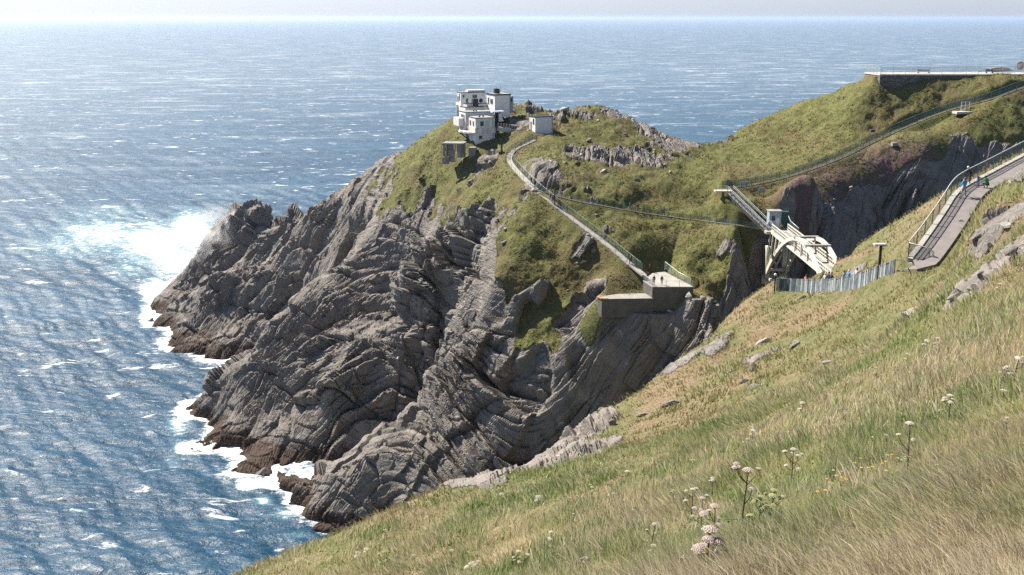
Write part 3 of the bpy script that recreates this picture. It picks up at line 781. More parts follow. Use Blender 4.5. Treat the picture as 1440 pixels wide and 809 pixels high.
# drain line and cross joint in the cliff path
CSIDE = 1 if side_lines(PATH_C, 1)[40].x < PATH_C[40].x else -1
dl = [p + Vector((0, 0, 0.034)) for p in side_lines(PATH_C, CSIDE * 0.62)]
dr = [p + Vector((0, 0, 0.034)) for p in side_lines(PATH_C, CSIDE * 0.55)]
o = MB().strip(dr, dl, 0.02).build('drain_channel', M_trim); o['kind'] = 'structure'

# ------------------------------------------------------------------ fences
kf = [p + Vector((0, 0, 0.12)) for p in side_lines(PATH_C, CSIDE * 1.45)]
i0 = min(range(len(kf)), key=lambda i: (kf[i] - Vector(ground_hit(1284, 380, True))).length)
fence('cliff_path_fence', 'green mesh fence with a curved pale handrail along the tarmac cliff path', kf[i0:], 1.25, 1.9, M_teal, M_rail, M_mesh, rr=0.045, rp=0.03)
fa = side_lines(PATH_A, 0.75)
up_side = 1 if fa[20].y > PATH_A[20].y else -1
fence('island_path_fence', 'dark mesh fence on the uphill side of the long concrete path to the white station', side_lines(PATH_A, up_side * 0.78)[2:], 1.25, 2.1, M_teal, M_galv, M_mesh, rr=0.02)
low = side_lines(PATH_A, -up_side * 0.78)
fence('island_path_railing', 'open railing of slim pale posts on the seaward side of the long concrete path', low[6:-14], 1.1, 3.1, M_galv, M_galv, None, rr=0.012, rp=0.03)
fence('path_top_fence', 'short dark fence round the bend at the top of the island path below the station', low[-14:], 1.15, 1.2, M_teal, M_teal, M_mesh, rr=0.02)
fb = side_lines(PATH_B, -0.7 if side_lines(PATH_B, 1)[20].y > PATH_B[20].y else 0.7)
fence('valley_path_fence', 'low dark fence crossing the grass between the bridge stairs and the island path', fb[4:], 1.0, 2.2, M_teal, M_teal, M_mesh, rr=0.018)
ff = side_lines(PATH_F, 0.8); fs_ = 1 if ff[20].y > PATH_F[20].y else -1
fence('upper_path_fence', 'dark mesh fence on the uphill side of the path that climbs the far hill', side_lines(PATH_F, fs_ * 0.8), 1.4, 2.0, M_teal, M_galv, M_mesh, rr=0.028)
fence('upper_path_railing', 'lower mesh fence on the gully side of the path that climbs the far hill', side_lines(PATH_F, -fs_ * 0.8), 1.3, 2.4, M_teal, M_teal, M_mesh, rr=0.03)

# board screen in front of the hidden path
bl = [Vector(seen(px, py, True)[0]) for px, py in [(1091,409),(1112,410),(1135,410.5),(1150,411),(1168,410.5),(1185,408),(1203,404),(1220,398),(1236,392),(1250,387),(1258,384)]]
screen = thing('board_screen', 'weathered blue-grey board screen along the grass edge in front of the bridge', 'fence', bl[0])
bs = smooth_line(bl, 0.3, 1); k = 0; sect = MB(); cnt = 0
rb = random.Random(3)
for a, b in zip(bs[:-1], bs[1:]):
    hgt = 1.42 + rb.uniform(-0.03, 0.03) - 0.3 * (k / len(bs)); lean = rb.uniform(-0.03, 0.03)
    a2, b2 = a.lerp(b, 0.04), a.lerp(b, 0.93)
    dd = (b2 - a2); nn = Vector((-dd.y, dd.x, 0)).normalized() * (0.02 + rb.uniform(0, 0.03))
    vs = []
    for p in (a2, b2):
        for zz in (-0.25, hgt):
            vs += [p + Vector((lean * zz, 0, zz)) - nn, p + Vector((lean * zz, 0, zz)) + nn]
    sect.add(vs, [(0, 1, 3, 2), (4, 6, 7, 5), (0, 4, 5, 1), (2, 3, 7, 6), (0, 2, 6, 4), (1, 5, 7, 3)], rb.choice((0, 0, 0, 1, 2)))
    k += 1; cnt += 1
    if cnt == 9 or k == len(bs) - 1:
        sect.build('board_panel', [M_plank, plain('bluish_board', (0.07, 0.10, 0.12), 0.8, var=0.3), plain('bleached_board', (0.34, 0.36, 0.35), 0.8, var=0.2)] if k < 10 else _bm, screen)
        if k < 10: _bm = list(COL.objects)[-1].data.materials[:]
        sect = MB(); cnt = 0
MB().tube([p + Vector((0, 0.05, 1.30 - 0.3 * i / len(bs))) for i, p in enumerate(bs)], 0.035, 5).build('rail', M_wood, screen)
curl = [bl[-1] + Vector((0, 0, 1.2)), bl[-1] + Vector((0.35, -0.1, 1.15)), Vector(seen(1272, 381, True)[0]) + Vector((0, 0, 0.45)), Vector(seen(1286, 379, True)[0]) + Vector((0, 0, 0.4))]
MB().tube(curl, 0.04, 6).build('end_rail', M_rail, screen)

# poles
def pole(px, py, h, r, label, near=True, cap=None):
    g = seen(px, py, near)[0]
    root = thing('wooden_pole' if cap != 'ball' else 'lamp_post', label, 'pole' if cap != 'ball' else 'lamp post', g)
    MB().tube([g - Vector((0, 0, 0.4)), g + Vector((0, 0, h))], [r, r * 0.85], 10).build('pole', M_wood, root)
    if cap == 'flat': MB().box(g + Vector((-0.1, 0, h + 0.07)), (1.0, 0.5, 0.12)).box(g + Vector((0.25, 0, h - 0.02)), (0.3, 0.3, 0.2)).build('cap', M_pale, root, bevel=0.03)
    if cap == 'ball':
        mb = MB(); mb.tube([g + Vector((0, 0, h + z)) for z in (-0.02, 0.05, 0.14, 0.23, 0.28)], [0.05, 0.14, 0.17, 0.13, 0.03], 10); mb.build('lamp_globe', M_white, root, smooth=True)
    return root
pole(1235, 391, 2.75, 0.13, 'dark wooden pole with a pale flat cap rising behind the board screen', cap='flat')
pole(1089, 410, 1.75, 0.09, 'slim dark post with a white globe at the left end of the board screen', cap='ball')
pole(780, 290, 4.2, 0.13, 'tall dark post standing beside the people on the island path', near=False)
g = seen(705.5, 216, False)[0]
mast = thing('signal_mast', 'dark iron mast on a rust-red base on the grass below the white station', 'mast', g)
MB().tube([g, g + Vector((0, 0, 3.4))], [0.2, 0.13], 8).build('pole', M_trim, mast)
MB().box(g + Vector((0, 0, 0.15)), (1.3, 1.0, 0.5)).build('base', M_trim, mast, bevel=0.05); MB().box(g + Vector((0, -0.1, 0.6)), (0.5, 0.5, 0.5)).build('winch', M_redp, mast, bevel=0.05)

# ------------------------------------------------------------------ arch bridge
BX, Y0, Y1, DZ = 51.2, 152.5, 200.5, 50.4
YM = 178.5
bridge = thing('arch_bridge', 'cream concrete footbridge with twin through arches spanning the dark gully', 'bridge', (BX, YM, DZ))
half = 23.8; rise = 11.3; foot = DZ - 9.2
def arch_z(y):
    t = (y - YM) / half
    return foot + rise * (1 - t * t) + 0.55 * (1 - abs(t)) 
for sx in (-1.75, 1.75):
    ys = np.linspace(YM - half, YM + half, 41); mb = MB(); b0 = 0
    for i, y in enumerate(ys):
        t = (y - YM) / half; sl = math.atan(-2 * rise * t / half); th = 0.31 + 0.18 * t * t
        up = Vector((0, -math.sin(sl), math.cos(sl))); c = Vector((BX + sx, y, arch_z(y))); w = 0.26
        mb.v += [c + Vector((-w, 0, 0)) - up * th, c + Vector((w, 0, 0)) - up * th, c + Vector((w, 0, 0)) + up * th, c + Vector((-w, 0, 0)) + up * th]
        if i:
            a = (i - 1) * 4; b = i * 4
            for q in ((0, 1), (1, 2), (2, 3), (3, 0)):
                mb.f.append((a + q[0], a + q[1], b + q[1], b + q[0])); mb.m.append(0)
    mb.f += [(3, 2, 1, 0), tuple(len(mb.v) - 4 + i for i in range(4))]; mb.m += [0, 0]
    mb.build('arch_rib', M_cream, bridge)
    for y in np.arange(YM - 12, YM + 12.1, 4.0):
        if arch_z(y) > DZ + 1.3: MB().beam((BX + sx, y, DZ), (BX + sx, y, arch_z(y)), 0.22, 0.22).build('hanger', M_cream, bridge)
    for e in (-1, 1):                                # raking struts fanning down from the deck to the springing
        for q in (22.0, 19.6, 17.0, 14.4):
            yt = YM + e * q; zb = arch_z(yt + e * 1.4) if abs(yt + e * 1.4 - YM) < half else foot
            yb = min(max(yt + e * 1.4, YM - half), YM + half)
            if DZ - zb > 0.8: MB().beam((BX + sx, yt, DZ - 0.3), (BX + sx, yb, zb), 0.26, 0.26).build('strut', M_cream, bridge)
    # parapet with two rows of square openings
    mb = MB()
    for zz, hh in ((1.38, 0.13), (0.82, 0.08), (0.28, 0.09)): mb.box((BX + sx * 0.86, (Y0 + Y1) / 2, DZ + zz), (0.14, Y1 - Y0, hh))
    for y in np.arange(Y0 + 0.4, Y1, 0.95): mb.box((BX + sx * 0.86, y, DZ + 0.83), (0.13, 0.15, 1.2))
    mb.build('parapet', M_cream, bridge)
    MB().box((BX + sx * 0.9, (Y0 + Y1) / 2, DZ - 0.18), (0.3, Y1 - Y0, 0.5)).build('edge_beam', M_cream, bridge)
MB().box((BX, (Y0 + Y1) / 2, DZ - 0.12), (2.7, Y1 - Y0, 0.22)).build('deck', M_conc, bridge)
for y in np.arange(Y0 + 2, Y1, 3.4): MB().box((BX, y, DZ - 0.42), (2.6, 0.28, 0.36)).build('cross_beam', M_cream, bridge)
for y, zz in ((YM - 3.6, 0), (YM + 3.6, 0)): MB().box((BX, y, arch_z(y) + 0.28), (4.3, 0.9, 0.34)).build('arch_brace', M_conc, bridge)
for e in (1,):
    yb = YM + half
    MB().box((BX, yb + 1.0, foot - 1.2), (5.0, 2.4, 2.6)).box((BX - 1.6, yb - 0.2, foot + 2.8), (0.9, 1.6, 6.2)).box((BX + 1.6, yb - 0.2, foot + 2.8), (0.9, 1.6, 6.2)).build('abutment', M_cream, bridge)
    MB().box((BX + 0.4, yb - 1.6, foot + 1.6), (3.8, 0.7, 0.5)).box((BX + 0.6, yb - 2.2, foot - 0.2), (4.2, 1.2, 0.5)).box((BX + 0.8, yb - 2.6, foot - 2.4), (4.6, 1.8, 0.6)).build('ledge', M_pale, bridge)
    MB().beam((BX - 1.5, yb - 1, foot - 1), (BX + 1.5, yb - 0.6, foot + 5.5), 0.3, 0.3).beam((BX + 1.5, yb - 1, foot - 1), (BX - 1.5, yb - 0.6, foot + 5.5), 0.3, 0.3).build('cross_brace', M_pale, bridge)
MB().box((BX, YM - half - 0.8, foot - 1.6), (5.0, 2.6, 3.4)).build('abutment', M_cream, bridge)
MB().box((BX - 0.3, Y1 + 1.4, DZ - 0.3), (4.6, 3.4, 0.55)).build('landing', M_pale, bridge)

# ------------------------------------------------------------------ stair flight and hut at the far end
s0 = Vector((BX - 1.6, Y1 + 1.0, DZ + 0.1)); s1 = Vector(at_y(1027, 269, 210.0))
stair = thing('stair_flight', 'long straight concrete stair with pale double handrails climbing left from the bridge', 'stairs', s0)
ns = 34; sw = Vector((s1.y - s0.y, -(s1.x - s0.x), 0)).normalized()
for i in range(ns):
    p = s0.lerp(s1, (i + 0.5) / ns)
    dlen = (Vector((s1.x, s1.y, 0)) - Vector((s0.x, s0.y, 0))).length / ns
    yaw = math.atan2(s1.y - s0.y, s1.x - s0.x)
    MB().box(p - Vector((0, 0, 0.2)), (dlen * 1.02, 1.5, 0.42), yaw).build('step', M_pale if i % 3 else M_conc, stair)
MB().beam(s0 - Vector((0, 0, 0.75)), s1 - Vector((0, 0, 0.75)), 1.3, 0.7).build('stair_base', M_darkc, stair)
for sg in (-1, 1):
    a, b = s0 + sw * sg * 0.8, s1 + sw * sg * 0.8
    for hz, rr in ((1.05, 0.06), (0.72, 0.045)): MB().tube([a + Vector((0, 0, hz)), b + Vector((0, 0, hz))], rr, 6).build('handrail', M_rail, stair)
    for i in range(13):
        p = a.lerp(b, i / 12); MB().beam(p, p + Vector((0, 0, 1.05)), 0.06, 0.06).build('post', M_teal, stair)
tl = s1 + Vector((-1.3, 0.6, -0.05))
stop = thing('stair_platform', 'small pale landing with a low rail at the top of the stair flight', 'platform', tl)
MB().box(tl, (3.4, 1.8, 0.25)).build('slab', M_pale, stop)
MB().box(tl - Vector((0, 0.2, 0.8)), (0.4, 0.4, 1.6)).build('support', M_darkc, stop)
for x in (-1.6, -0.4, 0.8): MB().beam(tl + Vector((x, -0.8, 0)), tl + Vector((x, -0.8, 1.15)), 0.07, 0.07).build('post', M_teal, stop)
MB().tube([tl + Vector((-1.6, -0.8, 1.15)), tl + Vector((0.8, -0.8, 1.15))], 0.04, 6).build('rail', M_rail, stop)

hc = Vector((51.2, 203.4, DZ))
hut = thing('bridge_hut', 'small pale blue-white cabin with a flat roof at the far end of the bridge', 'hut', hc)
b_ = Vector((51.1, 208.6, 50.1)); ch = Vector((50.9, 204.2, 50.3))
MB().box(ch + Vector((0, 0, 1.75)), (2.3, 2.0, 3.3)).build('wall', M_blue, hut)
MB().box(ch + Vector((0, 0, 3.46)), (2.6, 2.3, 0.14)).build('roof', M_conc, hut)
w = MB().box(ch + Vector((-0.35, -1.02, 2.1)), (0.6, 0.05, 0.9)).build('window', M_glass, hut); MB().box(ch + Vector((-0.35, -1.05, 1.6)), (0.75, 0.05, 0.07)).build('sill', M_frame, w)
MB().box(ch + Vector((0.45, -1.02, 1.2)), (0.75, 0.05, 1.9)).build('door', M_white, hut)
MB().box(ch + Vector((2.1, 0.4, 1.6)), (1.6, 1.2, 3.2)).build('side_store', M_teal, hut)
fence('hut_railing', 'slanting pale handrail with mesh running down from the cabin beside the bridge deck', [Vector((53.5, 203.5, 50.9)), Vector((53.3, 201, 50.4)), Vector((53.1, 194, 50.3))], 1.9, 1.8, M_teal, M_rail, M_mesh, rr=0.05)

for px, py, w_, h_, lab in ((1046, 266, 1.5, 0.9, 'pale grey information board beside the top of the stair flight'), (1071, 275, 1.2, 1.0, 'small grey-blue information board on the grass right of the stair top')):
    g = seen(px, py)[0]
    r_ = thing('information_board', lab, 'sign', g, 'information boards near the stairs')
    MB().box(g + Vector((0, 0, 1.1)), (w_, 0.08, h_), 0.0).build('panel', M_blue, r_)
    for q in (-0.35, 0.35): MB().beam(g + Vector((q * w_, 0, -0.2)), g + Vector((q * w_, 0, 1.2)), 0.08, 0.08).build('leg', M_wood, r_)

# ------------------------------------------------------------------ lookout platforms on the island
PZ = LOOK_Z
q1 = at_z(905, 404, PZ); q0 = at_z(917, 407.5, PZ)
fl = at_z(919, 403.5, PZ)
A = Vector(at_z(904.5, 394.5, PZ)); B = Vector(at_z(917.5, 403.3, PZ)); Cc = Vector(at_z(975, 403.3, PZ)); D = Vector(at_z(935, 382.5, PZ)); E = Vector(at_z(922, 384, PZ))
plat = thing('lookout_platform', 'concrete lookout platform with pale floor at the cliff edge where the island path ends', 'platform', B)
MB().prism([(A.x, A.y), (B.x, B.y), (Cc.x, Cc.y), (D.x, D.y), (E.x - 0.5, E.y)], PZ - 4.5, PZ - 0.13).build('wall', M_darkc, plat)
def shr(v, k=1.012):
    c = (A + B + Cc + D) / 4; q = c + (v - c) * k; return (q.x, q.y)
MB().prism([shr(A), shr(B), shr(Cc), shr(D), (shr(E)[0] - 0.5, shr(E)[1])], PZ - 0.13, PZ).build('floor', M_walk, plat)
ins = lambda v: v + ((A + B + Cc + D) / 4 - v) * 0.03
fence('platform_corner_railing', 'low railing with mesh panel along the short left side of the lookout platform', [ins(A), ins(B).lerp(ins(A), 0.1)], 1.1, 1.0, M_galv, M_rail, M_gmesh, rr=0.05)
fence('platform_mesh_railing', 'sloping mesh railing along the back edge of the lookout platform', [ins(D) + Vector((0, 0, 0.7)), ins(D).lerp(ins(Cc), 0.5), ins(Cc).lerp(ins(D), 0.06) ], 1.3, 3.0, M_galv, M_rail, M_gmesh, rr=0.05, rp=0.05)
fence('platform_edge_railing', 'thin post and wire railing on the open front edge of the lookout platform', [ins(B), ins(Cc)], 1.1, 2.6, M_galv, M_galv, None, rr=0.012)
LZ = LOW_Z
lp = [Vector(at_z(*p, LZ)) for p in [(840.5, 417.5), (846.5, 420.5), (919, 419.5), (908, 412.5), (870, 413.5)]]
lowb = thing('concrete_block', 'lower dark concrete block with an orange lichen edge beside the lookout platform', 'concrete block', lp[1])
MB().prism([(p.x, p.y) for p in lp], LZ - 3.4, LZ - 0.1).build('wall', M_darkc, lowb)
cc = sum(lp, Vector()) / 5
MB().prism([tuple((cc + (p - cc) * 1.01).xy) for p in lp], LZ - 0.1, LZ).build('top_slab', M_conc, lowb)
MB().beam(lp[0] + Vector((0, 0, 0.03)), lp[1] + Vector((0, 0, 0.03)), 0.35, 0.2).beam(lp[0] + Vector((0.1, 0.2, 0.03)), lp[4].lerp(lp[0], 0.6) + Vector((0, 0, 0.03)), 0.3, 0.12).beam(lp[1] + Vector((0, -0.02, 0)), lp[1].lerp(lp[2], 0.12) + Vector((0, -0.02, 0)), 0.2, 0.22).build('lichened_edge', M_lich, lowb)
MB().beam(lp[4] + Vector((2.0, -0.5, 0)), lp[4] + Vector((2.0, -0.5, 0.7)), 0.1, 0.1).build('iron_stub', M_galv, lowb)

# ------------------------------------------------------------------ viewing terrace on the far hill
TY = 250.0
tx0 = (1228.5 - 720) / F * TY; tx1 = 170.0
txl = (1207.5 - 720) / F * 259.0
ter = thing('viewing_terrace', 'stone-walled viewing terrace with pale paving on top of the far hill', 'terrace', (tx0, TY, TZ - 3))
MB().prism([(tx0, TY), (tx1, TY), (tx1, 259), (txl, 259)], TZ - 5.5, TZ - 0.3).build('stone_wall', M_stone, ter)
MB().prism([(tx0 - 0.1, TY - 0.12), (tx1, TY - 0.12), (tx1, 259.1), (txl - 0.15, 259.1)], TZ - 0.3, TZ).build('paving', M_pale, ter)
TC = Vector((0, 0, TZ))
fence('terrace_front_fence', 'tall thin mesh fence standing on the front edge of the viewing terrace', [Vector((tx0 + 0.2, TY + 0.2, TZ)), Vector((tx1 - 1, TY + 0.2, TZ))], 1.75, 2.8, M_galv, M_galv, M_gmesh, rr=0.02, rp=0.03)
fence('terrace_end_fence', 'short end section of mesh fence across the left end of the viewing terrace', [Vector((tx0 + 0.1, TY + 0.4, TZ)), Vector((txl + 0.3, 258.8, TZ))], 1.75, 2.4, M_galv, M_galv, M_gmesh, rr=0.02, rp=0.03)
for px, w_, lab, m_ in ((1288, 3.1, 'pale concrete bench with a light back on the left half of the viewing terrace', M_pale), (1379, 1.8, 'low dark bench on the right half of the viewing terrace', M_darkc)):
    c = Vector(((px - 720) / F * 254, 254, TZ))
    r_ = thing('terrace_bench', lab, 'bench', c, 'benches on the terrace')
    MB().box(c + Vector((0, 0, 0.43)), (w_, 0.6, 0.12)).build('seat', m_, r_)
    MB().box(c + Vector((0, 0.26, 0.72)), (w_, 0.1, 0.42)).build('backrest', m_, r_)
    for q in (-0.4, 0.4): MB().box(c + Vector((q * w_, 0, 0.18)), (0.2, 0.5, 0.37)).build('leg', m_, r_)

# gate and slab on the upper path
g = seen(1357, 156)[0]
gate = thing('upper_gate', 'white barred gate beside a pale concrete pad on the upper path', 'gate', g)
for x in (-0.9, 0, 0.9): MB().beam(g + Vector((x, 0, 0)), g + Vector((x, 0, 2.0)), 0.1, 0.1).build('post', M_rail, gate)
for z in (0.2, 1.1, 1.95): MB().beam(g + Vector((-0.9, 0, z)), g + Vector((0.9, 0, z)), 0.08, 0.08).build('bar', M_rail, gate)
g2 = seen(1354, 157)[0]
pad = MB().box(g2 + Vector((-0.4, -0.9, -0.15)), (3.8, 2.2, 0.5), 0.1).build('concrete_pad', M_pale); tag(pad, 'flat pale concrete pad in the grass beside the white upper gate', 'concrete pad')

# ------------------------------------------------------------------ white signal station
PHI = math.radians(21)
U_ = Vector((math.cos(PHI), math.sin(PHI), 0)); V_ = Vector((-math.sin(PHI), math.cos(PHI), 0))
def blk(mb, c, lu, lv, z0, z1, mi=0, grow=0.0):
    c = Vector((c[0], c[1], 0)) - U_ * grow - V_ * grow; lu += 2 * grow; lv += 2 * grow
    p = [c, c + U_ * lu, c + U_ * lu + V_ * lv, c + V_ * lv]
    return mb.prism([(q.x, q.y) for q in p], z0, z1, mi)
def win(root, c, face, s, z, w, h, m=None, fr=True):
    """window on the 'u' face (towards the camera) or the 'v' face (towards the left)"""
    c = Vector((c[0], c[1], 0)); d = U_ if face == 'u' else V_; n = -V_ if face == 'u' else -U_
    p = c + d * s; yaw = PHI if face == 'u' else PHI + math.pi / 2
    f = MB().box(p + n * 0.03 + Vector((0, 0, z)), (w + 0.16, 0.1, h + 0.16), yaw).build('window', M_frame, root)
    MB().box(p + n * 0.06 + Vector((0, 0, z)), (w, 0.1, h), yaw).build('pane', m or M_glass, f)
    return f
def xyat(px, d): return ((px - 720) / F * d, d)
def zat(px, py, d): return at_y(px, py, d)[2]
def stn(name, label, px, d, lu, lv, ptop, pbot, trim=0.16, roofm=None, cat='building', wallm=None):
    c = xyat(px, d); z1 = zat(px, ptop, d); z0 = zat(px, pbot, d) - 1.5
    r = thing(name, label, cat, (c[0], c[1], z0 + 1.5))
    blk(MB(), c, lu, lv, z0, z1).build('wall', wallm or M_white, r)
    blk(MB(), c, lu, lv, z1, z1 + 0.12, grow=0.06).build('roof_trim', M_trim, r)
    blk(MB(), (c[0] + 0.0, c[1]), lu, lv, z1 + 0.12, z1 + 0.17, grow=-0.12).build('roof', roofm or M_roof, r)
    return r, c, z0, z1
# A: two-storey block nearest the camera
rA, cA, zA0, zA1 = stn('front_station_block', 'white two-storey corner block with a rust-streaked balcony band, nearest of the station buildings', 669, 247.0, 4.7, 5.2, 167, 204)
zb = zat(669, 180.5, 247); zc = zat(669, 188, 247)
blk(MB(), cA, 4.7, 5.2, zc, zb, grow=0.16).build('balcony_band', M_rust, rA)
MB().prism([tuple((Vector((cA[0], cA[1], 0)) + U_ * a + V_ * b).xy) for a, b in ((-0.2, -0.2), (-0.2, 6.6), (-2.0, 6.6), (-2.3, 4.6), (-1.2, 1.2))], zc - 0.1, zc + 0.25).build('balcony_floor', M_rust, rA)
win(rA, cA, 'u', 1.55, zat(669, 174.5, 247), 0.75, 1.0); win(rA, cA, 'u', 2.95, zat(669, 174.5, 247), 0.8, 1.0, plain('boarded_pane', (0.62, 0.58, 0.48), 0.7))
win(rA, cA, 'v', 1.3, zat(669, 174.8, 247), 0.7, 1.1); win(rA, cA, 'v', 3.6, zat(669, 174.6, 247), 0.7, 1.1)
win(rA, cA, 'u', 1.2, zat(669, 193.5, 247), 0.7, 0.75)
for s in (1.5, 2.4):
    p = Vector((cA[0], cA[1], 0)) + U_ * s + V_ * 1.5
    MB().tube([p + Vector((0, 0, zA1)), p + Vector((0, 0, zA1 + 0.55))], [0.2, 0.16], 8).build('vent', M_redp, rA)
# B: block behind with balcony on the left
rB, cB, zB0, zB1 = stn('middle_station_block', 'white middle block with a row of narrow windows and a jutting left balcony', 655, 252.5, 7.2, 4.6, 158.8, 199)
zb2 = zat(650, 167, 252); zc2 = zat(650, 178, 252)
blk(MB(), (cB[0] - 1.6, cB[1] + 0.3), 2.2, 4.2, zc2, zb2 ).build('balcony', M_rust, rB)
for s in (0.9, 1.9, 2.9): win(rB, cB, 'v', s, zat(655, 165.5, 252.5), 0.45, 1.2)
for s in (2.5, 3.1):
    p = Vector((cB[0], cB[1], 0)) + U_ * s + V_ * 1.2
    MB().tube([p + Vector((0, 0, zB1)), p + Vector((0, 0, zB1 + 0.5))], [0.2, 0.16], 8).build('vent', M_redp, rB)
# C: third block
rC, cC, zC0, zC1 = stn('upper_station_block', 'white flat-roofed block carrying a black square tank, behind the middle block', 655, 258.0, 7.8, 4.0, 151.6, 175)
cc_ = Vector((cC[0], cC[1], 0)) + U_ * 2.9 + V_ * 1.3
MB().box(cc_ + Vector((0, 0, zC1 + 1.0)), (1.3, 1.3, 1.9), PHI).build('tank', M_trim, rC, bevel=0.05)
blk(MB(), (cC[0] + 0.3, cC[1] + 1.0), 7.2, 2.6, zC1 + 0.18, zC1 + 0.75).build('upper_parapet', M_white, rC)
blk(MB(), (cC[0] + 0.3, cC[1] + 1.0), 7.2, 2.6, zC1 + 0.75, zC1 + 0.87, grow=0.06).build('parapet_trim', M_trim, rC)
# D: long wall at the back
rD, cD, zD0, zD1 = stn('rear_station_block', 'tall plain white rear block at the seaward end of the station', 649, 266.0, 6.4, 3.0, 131.0, 158)
zs = zat(660, 127.0, 267)
blk(MB(), (cD[0] + 1.7, cD[1] + 1.0), 4.6, 2.2, zD1 + 0.18, zs).build('upper_storey', M_white, rD)
win(rD, cD, 'u', 0.7, zat(652, 135.5, 266), 0.35, 0.5); win(rD, cD, 'u', 1.6, zat(655, 142.5, 266), 0.45, 1.1); win(rD, cD, 'u', 3.6, zat(670, 136.5, 266), 1.1, 0.8)
win(rD, cD, 'v', 1.0, zat(648, 137, 266), 0.5, 1.6); win(rD, cD, 'v', 2.2, zat(648, 140, 266), 0.5, 1.3)
pd = Vector((cD[0], cD[1], 0)) + U_ * 5.2 - V_ * 0.1
MB().tube([pd + Vector((0, 0, zat(678, 142.5, 266))), pd - V_ * 0.35 + Vector((0, 0, zat(678, 142.5, 266)))], [0.5, 0.15], 12).build('round_lamp', M_trim, rD)
# lower white retaining wall at the far left
wl = [Vector(at_y(px, 150, 268)) for px in (641.5, 649)]
rW = thing('seaward_wall', 'white sloping retaining wall at the far left of the station', 'wall', wl[0])
MB().prism([tuple(wl[0].xy), tuple(wl[1].xy), (wl[1].x, wl[1].y + 5), (wl[0].x - 0.3, wl[0].y + 5)], zat(645, 163, 268), zat(645, 147, 268)).build('wall', M_white, rW)
MB().prism([(wl[0].x + 0.4, wl[0].y + 0.5), (wl[1].x, wl[1].y + 0.5), (wl[1].x, wl[1].y + 4), (wl[0].x + 0.4, wl[0].y + 4)], zat(645, 147, 268), zat(645, 140.5, 268)).build('upper_wall', M_conc, rW)
# E: right-hand block with black roof edge and tank
rE, cE, zE0, zE1 = stn('right_station_block', 'white right-hand station block with a thick black roof edge and rooftop tank', 696, 256.0, 4.0, 5.6, 134.5, 156)
blk(MB(), cE, 4.0, 5.6, zE1 + 0.0, zE1 + 0.26, grow=0.14).build('roof_edge', M_trim, rE)
blk(MB(), cE, 4.0, 5.6, zE1 + 0.27, zE1 + 0.32, grow=-0.05).build('roof_felt', M_roof, rE)
p = Vector((cE[0], cE[1], 0)) + U_ * 1.3 + V_ * 2.2
MB().box(p + Vector((0, 0, zE1 + 0.85)), (1.2, 1.2, 1.15), PHI).beam(p + Vector((0, 0, zE1 + 1.3)), p + Vector((0, 0, zE1 + 1.9)), 0.08, 0.08).build('tank', M_trim, rE, bevel=0.04)
win(rE, cE, 'v', 2.0, zat(691, 143, 257), 1.5, 1.1); win(rE, cE, 'v', 4.3, zat(688, 143, 257), 0.6, 1.5)
rX, cX, _, _ = stn('side_annex', 'small grey lean-to on the right side of the right-hand station block', 717, 259.0, 0.9, 2.4, 137, 150, wallm=M_blue)
win(rX, cX, 'u', 0.4, zat(717, 141, 259), 0.45, 0.9)
# pipes, aerials and roof rails
def rod(root, name, c, a, b, z0, z1, r=0.05, m=None):
    p = Vector((c[0], c[1], 0)) + U_ * a + V_ * b
    MB().tube([p + Vector((0, 0, z0)), p + Vector((0, 0, z1))], r, 6).build(name, m or M_galv, root)
rod(rA, 'downpipe', cA, 4.3, -0.08, zA0 + 1.2, zA1, 0.07, M_conc); rod(rA, 'downpipe', cA, -0.08, 5.0, zA0 + 1.2, zA1, 0.07, M_conc)
rod(rB, 'aerial', cB, 5.5, 2.0, zB1, zB1 + 1.6, 0.04); rod(rC, 'aerial', cC, 6.2, 1.0, zC1, zC1 + 2.2, 0.045); rod(rD, 'aerial', cD, 0.5, 1.5, zD1, zD1 + 2.0, 0.045)
rod(rE, 'aerial', cE, 3.2, 4.5, zE1, zE1 + 2.2, 0.045); rod(rE, 'downpipe', cE, 3.9, -0.08, zE0 + 1, zE1, 0.07, M_conc)
for a0_, a1_ in (((0.2, 0.3), (6.8, 0.3)),):
    pa = Vector((cB[0], cB[1], zB1 + 0.7)) + U_ * a0_[0] + V_ * a0_[1]; pb = Vector((cB[0], cB[1], zB1 + 0.7)) + U_ * a1_[0] + V_ * a1_[1]
    rb_ = MB().tube([pa, pb], 0.03, 5)
    for k_ in range(6): q_ = pa.lerp(pb, k_ / 5); rb_.beam(q_, q_ - Vector((0, 0, 0.7)), 0.05, 0.05)
    rb_.build('roof_rail', M_galv, rB)
# dark yard with doorway and white buttress
yc = xyat(695.5, 251)
yd = thing('yard_wall', 'low white and concrete yard wall with a dark doorway beside the station blocks', 'wall', (yc[0], yc[1], zat(696, 178, 251)))
MB().box((yc[0] + 0.8, yc[1] + 1.2, zat(700, 164, 252)), (1.5, 0.4, 2.3), PHI).build('doorway', M_glass, yd)
MB().box((yc[0] + 0.7, yc[1] + 0.8, zat(700, 157.0, 252)), (3.0, 1.4, 0.3), PHI).build('canopy', M_white, yd)
bx = xyat(705, 251); zt = zat(705, 160, 251); zz = zat(705, 171, 251)
MB().add([(bx[0] - 0.6, bx[1], zt), (bx[0] - 0.1, bx[1], zt), (bx[0] + 0.55, bx[1], zz), (bx[0] - 0.6, bx[1], zz)] + [(bx[0] - 0.6, bx[1] + 0.8, zt), (bx[0] - 0.1, bx[1] + 0.8, zt), (bx[0] + 0.55, bx[1] + 0.8, zz), (bx[0] - 0.6, bx[1] + 0.8, zz)],
         [(3, 2, 1, 0), (4, 5, 6, 7), (0, 1, 5, 4), (1, 2, 6, 5), (2, 3, 7, 6), (3, 0, 4, 7)]).build('buttress', M_white, yd)
